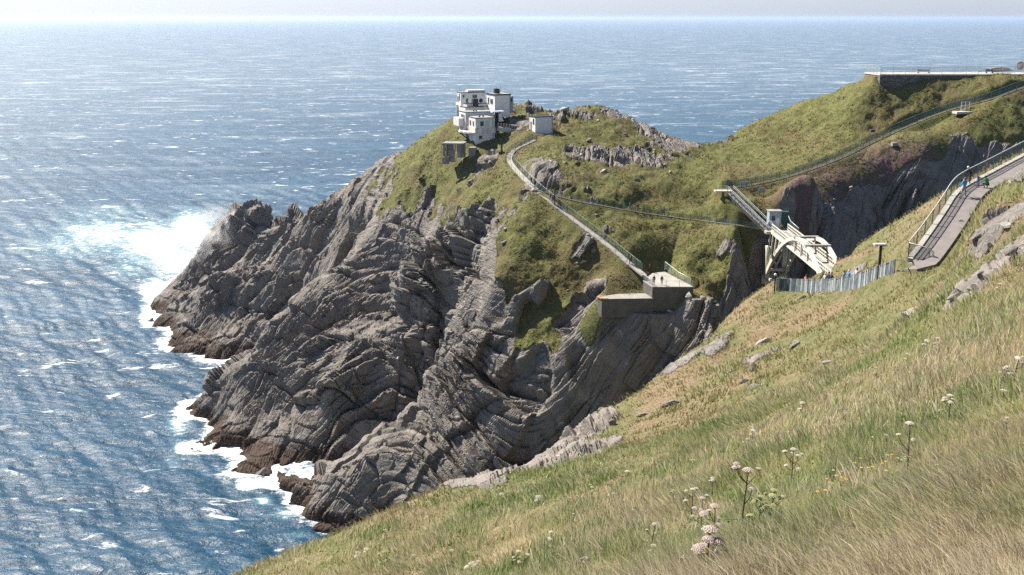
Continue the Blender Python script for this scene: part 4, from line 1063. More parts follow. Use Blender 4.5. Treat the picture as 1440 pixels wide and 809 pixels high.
# causeway wall to the small hut
ca = Vector(at_y(699, 179, 249)); cb = Vector(at_y(741, 186.5, 250)); L_ = (cb - ca)
cw = thing('causeway_wall', 'pale concrete causeway parapet with grey panels between the station and the small white hut', 'wall', ca)
MB().beam(ca - Vector((0, 0, 0.3)), cb - Vector((0, 0, 0.3)), 1.6, 0.9).build('base', M_pale, cw)
for i in range(11):
    p = ca.lerp(cb, (i + 0.5) / 11) ; MB().beam(p + Vector((0, -0.7, 0.1)), p + Vector((0, -0.7, 1.15)), 0.16, 0.16).build('pier', M_pale, cw)
MB().beam(ca + Vector((0, -0.66, 0.75)), cb + Vector((0, -0.66, 0.75)), 0.08, 0.75).build('panel', M_darkc, cw)
# small white hut
rH, cH, zH0, zH1 = stn('small_hut', 'small flat-roofed white hut standing alone to the right of the station', 752.5, 245.0, 4.4, 3.6, 165.5, 186)
blk(MB(), cH, 4.4, 3.6, zH1, zH1 + 0.18, grow=0.1).build('roof_edge', M_trim, rH)
win(rH, cH, 'v', 1.0, zat(750, 171.5, 245), 0.6, 1.2); MB().box((cH[0] - 0.95, cH[1] + 2.4, zat(745, 178, 246)), (0.12, 1.0, 2.0), PHI).build('door', M_conc, rH)
blk(MB(), (cH[0] - 0.6, cH[1] + 2.6), 0.9, 1.6, zH0, zat(745, 168, 247)).build('porch', M_white, rH)
rod(rH, 'downpipe', cH, 4.2, -0.08, zH0 + 1, zH1, 0.06, M_conc)
# roofless concrete ruin
gr_ = Vector(at_y(629, 222, 243)); rZ = zat(629, 201.5, 243)
ru = thing('concrete_ruin', 'roofless grey concrete lookout shelter with open window gaps on the slope below the station', 'ruin', gr_)
c = Vector((gr_.x, gr_.y, 0)); yaw = math.radians(-8)
def rbox(x, y, w, d, z0, z1, nm, m=M_conc): MB().box(c + Matrix.Rotation(yaw, 3, 'Z') @ Vector((x, y, 0)) + Vector((0, 0, (z0 + z1) / 2)), (w, d, z1 - z0), yaw).build(nm, m, ru)
zbse = gr_.z - 1.0
rbox(-0.8, 0.3, 0.35, 0.4, zbse, rZ - 0.3, 'column'); rbox(-0.15, 0, 0.3, 0.3, zbse, rZ - 0.3, 'column')
rbox(-0.5, 3.0, 0.3, 3.4, zbse, rZ - 0.3, 'side_wall'); rbox(0.9, 0.6, 1.5, 0.3, zbse, rZ - 1.6, 'front_wall')
for x in (1.3, 1.75, 2.2): rbox(x, 0.6, 0.14, 0.3, rZ - 1.6, rZ - 0.3, 'mullion')
rbox(3.0, 1.6, 1.5, 2.4, zbse + 1.0, rZ - 0.3, 'end_wall'); rbox(0.6, 0.9, 1.2, 0.3, rZ - 1.6, rZ - 0.3, 'infill_wall')
rbox(1.35, 2.0, 4.9, 3.9, rZ - 0.3, rZ, 'roof_slab'); rbox(-0.4, 0.0, 1.4, 0.8, zbse - 0.4, gr_.z + 0.2, 'footing')
g = Vector(at_y(664.5, 219, 244))
pl = MB().prism([(g.x - 0.9, g.y), (g.x + 0.8, g.y - 0.2), (g.x + 0.9, g.y + 1.4), (g.x - 0.7, g.y + 1.6)], g.z - 1, zat(664, 207.5, 244)).build('masonry_stub', M_conc, bevel=0.12)
tag(pl, 'squat broken masonry stub just below the nearest station block', 'masonry')
# marker blocks on the far hill and culvert in the near slope
for px, py, sz, lab in ((1226.5, 185, (1.1, 0.7, 0.55), 'small dark concrete block in the grass just left of the upper path'), (1257, 205, (1.1, 0.8, 0.75), 'small grey concrete block in the grass below the upper path')):
    g = seen(px, py)[0]
    o = MB().box(g + Vector((0, 0, sz[2] * 0.35)), sz, 0.2).build('concrete_marker', M_darkc if px < 1240 else M_conc, bevel=0.05); tag(o, lab, 'concrete block', 'markers on the far hill')
g = seen(1285, 444, True)[0] - Vector((0, 0, 0.22))
cul = thing('stone_culvert', 'dark culvert mouth under a thin pale stone slab on the near slope', 'culvert', g)
MB().box(g + Vector((0.0, 0.25, 0.42)), (1.0, 0.7, 0.08), 0.25, q=(Matrix.Rotation(0.3, 3, 'Z') @ Matrix.Rotation(-0.32, 3, 'Y'))).build('capstone', M_conc, cul, bevel=0.02)
MB().box(g + Vector((-0.38, 0.3, 0.0)), (0.16, 0.6, 0.6), 0.3).build('side_stone', M_darkc, cul)
MB().box(g + Vector((0.38, 0.4, 0.12)), (0.16, 0.6, 0.75), 0.3).build('side_stone', M_darkc, cul)
MB().box(g + Vector((0.0, 0.62, 0.05)), (0.75, 0.15, 0.7), 0.3).build('recess_shade', M_trim, cul)  # black block painted in for the shade inside the culvert mouth
# ------------------------------------------------------------------ boulders
def rock_mat(name, a, b_):
    m, nt, b = newmat(name)
    g = N(nt, 'ShaderNodeTexCoord').outputs['Object']
    c = mixc(nt, mr(nt, noise(nt, mapping(nt, g, (1, 1, 2.5), (0.4, 0.3, 0)), 1.6, 7.0, 0.7), 0.35, 0.65), a, b_)
    c = mixc(nt, mr(nt, noise(nt, g, 5.0, 5.0, 0.7), 0.58, 0.7), c, tuple(min(1, q * 1.5) for q in b_))
    nt.links.new(c, b.inputs['Base Color']); b.inputs['Roughness'].default_value = 0.9; b.inputs['Specular IOR Level'].default_value = 0.25
    bp = N(nt, 'ShaderNodeBump', {'Strength': 0.9, 'Distance': 0.1, 'Height': noise(nt, g, 3.0, 8.0, 0.7)})
    nt.links.new(bp.outputs[0], b.inputs['Normal'])
    return m
M_rockg = rock_mat('grey_boulder_rock', (0.14, 0.125, 0.115), (0.26, 0.235, 0.215))
M_rockp = rock_mat('pale_slab_rock', (0.25, 0.235, 0.215), (0.40, 0.38, 0.345))
def rock_mesh(seed, flat=0.5, elong=1.5):
    r = random.Random(seed); bm = bmesh.new(); bmesh.ops.create_icosphere(bm, subdivisions=3, radius=0.5)
    pl = []
    for _ in range(16):
        n = Vector((r.gauss(0, 1), r.gauss(0, 1), r.gauss(0, 0.8))).normalized(); pl.append((n, r.uniform(0.22, 0.40)))
    for v in bm.verts:
        for n, d in pl:
            k = v.co.dot(n) - d
            if k > 0: v.co -= n * k
        v.co += Vector((r.gauss(0, .008), r.gauss(0, .008), r.gauss(0, .008)))
        v.co.x *= elong; v.co.z *= flat * 1.6
    me = bpy.data.meshes.new('boulder'); bm.to_mesh(me); bm.free(); return me
RK = [(rock_mesh(i, f, e)) for i, (f, e) in enumerate([(0.5, 1.3), (0.28, 1.7), (0.75, 1.1), (0.35, 1.4), (0.6, 1.6), (0.22, 1.5)])]
RKP = []
for m_ in RK:
    p = m_.copy(); p.materials.append(M_rockp); RKP.append(p); m_.materials.append(M_rockg)
# (px, py, width px, variant, pale, tilt deg, near, label)
BL = [(817,371,22,1,1,-18,0,'long pale slab lying in the grass left of the lower island path'),
 (836,354,15,0,0,-25,0,'grey boulder with a dark hollow just above the long pale slab'),
 (917,186,16,2,0,10,0,'upright dark boulder on the skyline ridge right of the small hut'),
 (880,192,10,2,0,0,0,'rounded grey boulder below the skyline ridge, left of the upright dark one'),
 (1010,199,11,0,0,10,0,'brownish boulder sitting in the saddle against the sea'),
 (848,243,18,1,1,-35,0,'slanting pale slab in the grass between the two rocky bands'),
 (766,176,15,4,0,-8,0,'dark flat boulder just right of the small white hut'),
 (567,330,18,2,0,5,0,'large dark cube-like boulder high on the rocky shoulder'),
 (541,339,18,1,1,5,0,'flat pale slab left of the dark cube-like boulder on the shoulder'),
 (762,262,20,0,0,-5,0,'broad rounded rock beside the island path bend'),
 (712,341,14,1,1,-20,0,'white slab at the left edge of the green slope'),
 (895,254,14,3,0,0,0,'low grey rock under a white stone above the valley path'),
 (900,247,7,0,1,0,0,'small white stone perched on the low grey rock above the valley path'),
 (943,243,9,0,1,0,0,'small white stone at the right end of the rocky band'),
 (805,192,9,3,1,0,0,'small pale stone on the grass below the middle of the skyline ridge'),
 (827,199,12,4,0,-25,0,'tilted grey stone above the upper rocky band'),
 (1208,224,8,1,1,-15,0,'small white stone on the far hill below the upper path'),
 (1065,163,6,3,0,0,0,'small dark stone on the far hill slope beneath the saddle skyline'),
 (703,431,8,0,0,0,0,'small dark stone at the foot of the green slope above the cliffs'),
 (800,409,7,1,0,0,0,'small dark stone left of the lower concrete block'),
 (835,409,9,0,1,0,0,'pale stone just left of the orange-edged concrete block'),
 (665,447,26,2,0,-8,0,'big grey angular block on the rock terrace under the green slope'),
 (684,448,16,0,0,0,0,'smaller grey block right of the big angular block'),
 (627,438,22,4,0,0,0,'dark angular block on the rock terrace left of the big grey one'),
 (1075,482,24,1,1,-32,1,'pale streaked slab sunk in the grass left of the near slope centre'),
 (1128,420,16,1,1,-38,1,'pale slab poking out just below the board screen'),
 (1156,414,9,3,1,-15,1,'thin pale stone at the foot of the board screen'),
 (1118,488,22,4,0,-35,1,'grey slab in the bank below the screen, left of the culvert'),
 (1000,470,30,4,0,-40,1,'leaning slab at the brink of the near slope'),
 (1060,520,26,0,0,-30,1,'weathered rock half-buried midway down the near slope'),
 (1047,538,20,3,0,-20,1,'low rock half-buried just below the weathered one'),
 (945,570,30,1,0,-28,1,'long pale slab lying on the grassy bank above the slabs'),
 (862,598,18,2,0,-10,1,'upright dark rock among the pale slabs'),
 (905,585,20,1,0,-25,1,'flat grey slab between the upright dark rock and the long pale slab'),
 (722,668,20,0,1,0,1,'rounded pale rock with yellow lichen at the lower end of the slabs'),
 (1165,511,16,1,1,-15,1,'thin white slab in the grass near the middle of the near slope'),
 (1253,573,22,5,0,-8,1,'dark flat stone showing through the dry grass'),
 (1296,375,14,4,0,-20,1,'brown rock beside the lower bend of the cliff path'),
 (1345,418,22,1,1,-30,1,'pale slab at the lower tail of the big outcrop'),
 (1392,352,30,0,0,-25,1,'very large rounded pale block at the left of the big outcrop'),
 (1376,335,30,4,0,-30,1,'slanting block near the top left of the big outcrop'),
 (1430,352,34,1,0,-25,1,'broad flat block in the middle of the big outcrop'),
 (1418,318,26,5,1,-18,1,'wide pale slab capping the big outcrop'),
 (1383,392,22,2,0,-15,1,'dark cracked block at the foot of the big outcrop'),
 (1352,315,12,2,0,0,1,'dark little boulder on the verge of the cliff path'),
 (1411,96,30,1,1,0,2,'heap of pale rubble at the back of the viewing terrace'),
 (1436,91,16,2,0,0,2,'tall dark rock behind the right end of the viewing terrace')]
for px, py, w, k, pale, tilt, nr, lab in BL:
    if nr == 2: g, n = Vector(at_y(px, py + 4, 258)), Vector((0, 0, 1))
    else: g, n = seen(px, py, bool(nr))
    if g is None: continue
    sz = w / F * g.y
    o = bpy.data.objects.new('boulder', (RKP if pale else RK)[k]); COL.objects.link(o)
    o.location = g + Vector((0, 0.15 * sz, sz * 0.06)); o.scale = (sz / 1.35,) * 3 if nr != 2 else (sz / 1.4, sz * .5, sz / 1.4 * (0.9 if k == 1 else 1.1))
    o.rotation_euler = (random.Random(px).uniform(-.2, .2), math.radians(tilt), random.Random(py).uniform(-0.5, 0.5))
    tag(o, lab, 'boulder')
# sea rocks at the foot of the cliffs
for px, py, w, k, lab in [(368, 667, 22, 4, 'low brown rock awash at the mouth of the sea cave'), (264, 576, 9, 0, 'small dark rock in the surf off the middle point'), (270, 632, 6, 3, 'tiny rock awash left of the middle cliffs'), (212, 452, 10, 4, 'brown rock awash at the tip of the far point')]:
    g = Vector(at_z(px, py, 0)); sz = w / F * g.y
    o = bpy.data.objects.new('boulder', RK[k]); COL.objects.link(o); o.location = g + Vector((0, 0, 0.2)); o.scale = (sz / 1.3, sz / 1.3, sz); tag(o, lab, 'boulder')

# scree: loose stones nobody could count, one object
def scatter(G, n, cond, near, seed, ymin=0, ymax=1e9):
    r = np.random.default_rng(seed); P, gr = G
    i = r.integers(0, P.shape[0] - 1, n * 3); j = r.integers(0, P.shape[1] - 1, n * 3)
    a = r.random(n * 3)[:, None]; b = r.random(n * 3)[:, None]
    q = P[i, j] * (1 - a) * (1 - b) + P[i + 1, j] * a * (1 - b) + P[i, j + 1] * (1 - a) * b + P[i + 1, j + 1] * a * b
    e1 = P[i + 1, j] - P[i, j]; e2 = P[i, j + 1] - P[i, j]; nn = np.cross(e1, e2); nn /= np.linalg.norm(nn, axis=1)[:, None] + 1e-9
    nn[nn[:, 2] < 0] *= -1
    view = q - np.array([0, 0, H]); view /= np.linalg.norm(view, axis=1)[:, None]
    ok = cond(q, gr[i, j], nn) & ((nn * view).sum(1) < 0.25) & (q[:, 1] > ymin) & (q[:, 1] < ymax)
    return q[ok][:n], nn[ok][:n]
def off_paths(q, lines):
    ok = np.ones(len(q), bool)
    for L, w in lines:
        for p in L[::2]: ok &= (q[:, 0] - p.x) ** 2 + (q[:, 1] - p.y) ** 2 > w * w
    return ok
r_ = np.random.default_rng(3)
cl = lambda q: fbm(q[:, 0], q[:, 1], q[:, 2] * 0, 12, 3, 40)
q, nn = scatter(LAND_GRID['headland'], 3200, lambda q, g, n: (g > 0.02) & (g < 0.97 - 0.5 * (cl(q) < 0.1)) & (n[:, 2] > 0.6) & (q[:, 2] > 20), False, 4)
cube = np.array([(x, y, z) for x in (-1, 1) for y in (-1, 1) for z in (-1, 1)], float) * 0.5
cf = np.array([(0, 1, 3, 2), (4, 6, 7, 5), (0, 4, 5, 1), (2, 3, 7, 6), (0, 2, 6, 4), (1, 5, 7, 3)])
def raw_mesh(name, V, Fq, nper):
    me = bpy.data.meshes.new(name); me.vertices.add(len(V)); me.vertices.foreach_set('co', V.astype(np.float32).ravel())
    me.loops.add(Fq.size); me.loops.foreach_set('vertex_index', Fq.astype(np.int32).ravel()); me.polygons.add(len(Fq))
    me.polygons.foreach_set('loop_start', (np.arange(len(Fq)) * nper).astype(np.int32)); me.polygons.foreach_set('loop_total', np.full(len(Fq), nper, np.int32))
    me.update(calc_edges=True); return me
n = len(q); sz = r_.lognormal(-0.75, 0.45, n)[:, None]; sz = np.minimum(sz, 1.5)
dim = np.stack([r_.uniform(.8, 1.8, n), r_.uniform(.6, 1.1, n), r_.uniform(.25, .7, n)], 1) * sz
V = cube[None] * (dim[:, None] * (1 + r_.normal(0, .16, (n, 8, 3))))
th = r_.normal(0.4, 0.5, n); ti = r_.normal(0.25, 0.3, n)
c, s_ = np.cos(ti)[:, None], np.sin(ti)[:, None]
V = np.stack([V[..., 0] * c + V[..., 2] * s_, V[..., 1], -V[..., 0] * s_ + V[..., 2] * c], -1)
c, s_ = np.cos(th)[:, None], np.sin(th)[:, None]
V = np.stack([V[..., 0] * c - V[..., 1] * s_, V[..., 0] * s_ + V[..., 1] * c, V[..., 2]], -1) + q[:, None] + np.array([0, 0, 0.05])
me = raw_mesh('scree', V.reshape(-1, 3), (cf[None] + np.arange(n)[:, None, None] * 8).reshape(-1, 4), 4)
link('scree', me, [M_rockp])['kind'] = 'stuff'

# ------------------------------------------------------------------ grass
def grass_mat(name, cols, tipc):
    m, nt, b = newmat(name)
    t = N(nt, 'ShaderNodeAttribute', attribute_name='tone').outputs['Fac']; u = N(nt, 'ShaderNodeAttribute', attribute_name='tip').outputs['Fac']
    cr = N(nt, 'ShaderNodeValToRGB', {0: t}); el = cr.color_ramp.elements
    el[0].position = 0.0; el[0].color = rgb(cols[0]); el[1].position = 1.0; el[1].color = rgb(cols[-1])
    for i, c in enumerate(cols[1:-1]): e = el.new((i + 1) / (len(cols) - 1)); e.color = rgb(c)
    c = mixc(nt, mth(nt, 'MULTIPLY', u, 0.35), cr.outputs[0], tipc)
    nt.links.new(c, b.inputs['Base Color']); b.inputs['Roughness'].default_value = 0.75; b.inputs['Specular IOR Level'].default_value = 0.2
    tr = N(nt, 'ShaderNodeBsdfTranslucent', {0: c}); mx = N(nt, 'ShaderNodeMixShader', {0: 0.35, 1: b.outputs[0], 2: tr.outputs[0]})
    nt.links.new(mx.outputs[0], nt.nodes['Material Output'].inputs[0])
    return m
def grass(name, G, n, near, seed, hgt, wk, cols, lean, ymin, ymax, cond, clump=1.2, tonefn=None, jitter=0.1):
    q, nn = scatter(G, n, cond, near, seed, ymin, ymax)
    q = q[off_paths(q, [(PATH_C, 1.5), (PATH_D, 1.6)] if near else [(PATH_A, 1.0), (PATH_B, 0.9), (PATH_F, 1.1)])]
    n = len(q); r = np.random.default_rng(seed + 1)
    tus = fbm(q[:, 0], q[:, 1], q[:, 2] * 0, clump, 3, 200)
    big = fbm(q[:, 0], q[:, 1], q[:, 2] * 0, clump * 5, 3, 210)
    hh = hgt * (0.72 + 1.25 * tus + 0.4 * big) * r.uniform(0.35, 1.5, n); hh = np.maximum(hh, hgt * 0.3)
    w = wk * np.maximum(q[:, 1], 9.0) * r.lognormal(-0.05, 0.38, n)
    swirl = 0.9 * fbm(q[:, 0], q[:, 1], q[:, 2] * 0, 4.0, 2, 220)
    dirx = lean * (1.0 + 0.4 * tus) + 0.9 * fbm(q[:, 0], q[:, 1], q[:, 2] * 0, 6.0, 2, 225) + r.normal(0, 0.32, n); diry = 0.25 + swirl * 0.8 + r.normal(0, 0.28, n)
    az = r.uniform(0, math.pi, n); wx, wy = np.cos(az) * w, np.sin(az) * w * 0.5
    nseg = 4; V = np.empty((n, nseg * 2 - 1, 3)); tip = np.empty((n, nseg * 2 - 1))
    for k in range(nseg):
        t = k / (nseg - 1)
        cx = q[:, 0] + dirx * hh * t * t * 0.75; cy = q[:, 1] + diry * hh * t * t * 0.75
        cz = q[:, 2] - 0.05 + hh * t * (1 - 0.22 * t * np.minimum(1.6, dirx * dirx + diry * diry))
        f = 1 - 0.55 * t
        if k < nseg - 1:
            V[:, 2 * k] = np.stack([cx - wx * f, cy - wy * f, cz], 1); V[:, 2 * k + 1] = np.stack([cx + wx * f, cy + wy * f, cz], 1); tip[:, 2 * k:2 * k + 2] = t
        else: V[:, 2 * k] = np.stack([cx, cy, cz], 1); tip[:, 2 * k] = 1
    fq = np.array([(0, 1, 3, 2), (2, 3, 5, 4)]); ft = np.array([(4, 5, 6, 6)])
    b = np.arange(n)[:, None, None] * 7
    me = bpy.data.meshes.new(name); me.vertices.add(n * 7); me.vertices.foreach_set('co', V.astype(np.float32).ravel())
    L = np.concatenate([(fq[None] + b).reshape(n, 8), (np.array([4, 5, 6])[None] + b[:, 0])], 1)
    me.loops.add(n * 11); me.loops.foreach_set('vertex_index', L.astype(np.int32).ravel()); me.polygons.add(n * 3)
    st = (np.arange(n)[:, None] * 11 + np.array([0, 4, 8])[None]).ravel(); me.polygons.foreach_set('loop_start', st.astype(np.int32))
    me.polygons.foreach_set('loop_total', np.tile([4, 4, 3], n).astype(np.int32)); me.update(calc_edges=True)
    tone = tonefn(q, tus, big, r) if tonefn else r.random(n)
    attr(me, 'tone', np.repeat(np.clip(tone, 0, 1), 7)); attr(me, 'tip', (tip * r.uniform(0.2, 1.4, n)[:, None]).clip(0, 1))
    o = link(name, me, [grass_mat(name + '_blades', cols, (0.66, 0.58, 0.39) if near else (0.26, 0.22, 0.10))]); o['kind'] = 'stuff'; return o
NG = LAND_GRID['hillside']
def tone_near(q, tus, big, r):
    a = fbm(q[:, 0], q[:, 1], q[:, 2] * 0, 9, 3, 230); b = fbm(q[:, 0], q[:, 1], q[:, 2] * 0, 2.2, 3, 231)
    return 0.53 + 0.42 * a + 0.6 * b + r.normal(0, 0.22, len(q))
COLS = [(0.17, 0.25, 0.06), (0.26, 0.32, 0.10), (0.38, 0.43, 0.18), (0.50, 0.47, 0.25), (0.58, 0.46, 0.28), (0.70, 0.58, 0.40)]
COLM = [(0.17, 0.19, 0.05), (0.22, 0.235, 0.07), (0.29, 0.26, 0.09), (0.34, 0.25, 0.11), (0.42, 0.34, 0.18), (0.34, 0.38, 0.16)]
base = lambda q, g, n_: (g > 0.35) & (q[:, 0] > -0.34 * q[:, 1]) & (q[:, 0] < 0.62 * q[:, 1])
grass('long_grass', NG, 460000, True, 20, 0.46, 0.00062, COLS, -0.25, 7.5, 66, base, 1.1, tone_near)
grass('hillside_grass', NG, 230000, True, 24, 0.36, 0.00058, COLM, -0.25, 64, 160, base, 1.6, tone_near)
grass('seed_heads', NG, 34000, True, 33, 0.60, 0.00062, [(0.60, 0.50, 0.34), (0.72, 0.63, 0.46), (0.55, 0.42, 0.30)], -0.5, 7.5, 60, lambda q, g, n_: base(q, g, n_) & (fbm(q[:, 0], q[:, 1], q[:, 2] * 0, 4, 3, 77) > -0.12), 0.9, None)
def base_m(q, g, n_): return (q[:, 0] > -14) & (q[:, 0] < 40) & (q[:, 1] > -6) & (q[:, 1] < 42) & ((q[:, 1] < 7.5) | (q[:, 0] > 0.70 * q[:, 1]))
_sc = scatter
def scatter(G, n, cond, near, seed, ymin=0, ymax=1e9):
    if G is not LAND_GRID['meadow']: return _sc(G, n, cond, near, seed, ymin, ymax)
    r = np.random.default_rng(seed); x = r.uniform(-14, 40, n * 2); y = r.uniform(-6, 42, n * 2)
    P = G[0]; q = np.stack([x, y, h_near(x, y) + 0.25 * fbm(x, y, x * 0, 3.8, 3, 91) - 0.1], 1); ok = cond(q, None, None) & (q[:, 2] < 93); q = q[ok][:n]
    return q, np.tile([0, 0, 1.0], (len(q), 1))
grass('verge_grass', LAND_GRID['meadow'], 90000, True, 41, 0.46, 0.0009, COLS, -0.25, -6, 42, base_m, 1.1, tone_near)
def tone_far(q, tus, big, r):
    a = fbm(q[:, 0], q[:, 1], q[:, 2] * 0, 22, 3, 240); b = fbm(q[:, 0], q[:, 1], q[:, 2] * 0, 5, 3, 241)
    return 0.36 + 0.6 * a + 0.4 * b + r.normal(0, 0.15, len(q))
COLF = [(0.068, 0.085, 0.02), (0.115, 0.128, 0.032), (0.175, 0.176, 0.05), (0.235, 0.20, 0.08), (0.21, 0.15, 0.06), (0.30, 0.25, 0.12)]
grass('headland_turf', LAND_GRID['headland'], 190000, False, 28, 0.42, 0.00042, COLF, 0.7, 130, 300, lambda q, g, n_: (g > 0.45), 2.5, tone_far)

# ------------------------------------------------------------------ flowering plants on the near slope
M_stem = plain('purple_brown_stem', (0.09, 0.06, 0.045), 0.6, var=0.3)
M_gstem = plain('green_stem', (0.10, 0.15, 0.05), 0.6, var=0.2)
M_leaf = plain('dark_green_leaf', (0.05, 0.11, 0.025), 0.5, var=0.3)
M_umb = {'pink': plain('pinkish_umbel', (0.46, 0.37, 0.33), 0.8, var=0.2, scale=40), 'white': plain('cream_umbel', (0.50, 0.47, 0.37), 0.8, var=0.15, scale=40), 'green': plain('greenish_umbel', (0.33, 0.35, 0.15), 0.8, var=0.25, scale=40)}
def umbel(c, rad, up, col, rr, n=26):
    mb = MB(); up = up.normalized(); s1 = up.orthogonal().normalized(); s2 = up.cross(s1); base = c - up * rad * 0.75
    for i in range(n):
        a = i * 2.39996; q_ = math.sqrt((i + 0.5) / n); p = c + (s1 * math.cos(a) + s2 * math.sin(a)) * rad * q_ + up * rad * 0.38 * (1 - q_ * q_)
        s = rad * rr.uniform(0.15, 0.23)
        vs = [p + up * s * 0.7] + [p + (s1 * math.cos(t) + s2 * math.sin(t)) * s for t in (0.3, 1.35, 2.4, 3.45, 4.5, 5.5)] + [p - up * s * 0.5]
        mb.add(vs, [(0, 1 + k, 1 + (k + 1) % 6) for k in range(6)] + [(7, 1 + (k + 1) % 6, 1 + k) for k in range(6)])
        if i % 2 == 0: mb.tube([base, p - up * s * 0.3], max(rad * 0.018, 0.0015), 3, mi=1, cap=False)
    return mb
def plant(loc, h, col, heads, lab, seed, group='tall umbel-flowered plants on the near slope', spread=0.32, urad=0.075, leaves=2):
    rr = random.Random(seed); up = Vector((0, 0, 1))
    root = thing('angelica_plant', lab, 'wild plant', loc, group)
    sm = M_gstem if col == 'green' else M_stem
    lean = Vector((rr.uniform(-.06, .1), rr.uniform(-.06, .06), 0))
    top = loc + up * h + lean * h; r0 = 0.011 + 0.006 * h
    pts = [loc - up * 0.1, loc + up * h * 0.4 + lean * h * 0.3, loc + up * h * 0.75 + lean * h * 0.7, top]
    MB().tube(pts, [r0, r0 * 0.85, r0 * 0.65, r0 * 0.4], 6).build('stem', sm, root, smooth=True)
    for i in range(heads):
        if i == 0: a, e = pts[2], top
        else:
            an = i * 2.4 + rr.uniform(-.5, .5); f = rr.uniform(0.35, 0.85); a = pts[0].lerp(top, f)
            e = a + Vector((math.cos(an), math.sin(an), 0)) * h * spread * rr.uniform(0.5, 1.0) + up * h * rr.uniform(0.12, 0.34)
            m = a.lerp(e, 0.55) + Vector((math.cos(an), math.sin(an), -0.3)) * h * 0.03
            MB().tube([a, m, e], [r0 * 0.55, r0 * 0.42, r0 * 0.3], 5).build('side_stem', sm, root)
        u_ = (up + (e - a).normalized() * 0.5)
        ur = urad * (1.0 if i == 0 else rr.uniform(0.55, 0.95))
        umbel(e + up * ur * 0.4, ur * 1.15, u_, col, rr, 40 if h > 0.6 else 22).build('umbel', [M_umb[col], sm], root)
    for i in range(leaves):
        an = rr.uniform(0, 6.28); p = loc + up * h * rr.uniform(0.05, 0.35); d = Vector((math.cos(an), math.sin(an), 0.25)); w = Vector((-d.y, d.x, 0)); L = h * rr.uniform(0.16, 0.26)
        mb = MB()
        for s_, t in ((0, 0.4), (1, 0.75), (-1, 0.75), (0, 1.0), (1, 1.15), (-1, 1.15)):
            c = p + d * L * t + w * s_ * L * 0.28; dd = (d + w * s_ * 0.7).normalized(); ww = up.cross(dd).normalized()
            mb.add([c, c + dd * L * 0.2 + ww * L * 0.11 + up * 0.01, c + dd * L * 0.42 - up * L * 0.05, c + dd * L * 0.2 - ww * L * 0.11 + up * 0.01], [(0, 1, 2, 3)])
        mb.tube([p, p + d * L * 1.1], r0 * 0.3, 4); mb.build('leaf', M_leaf, root)
    return root
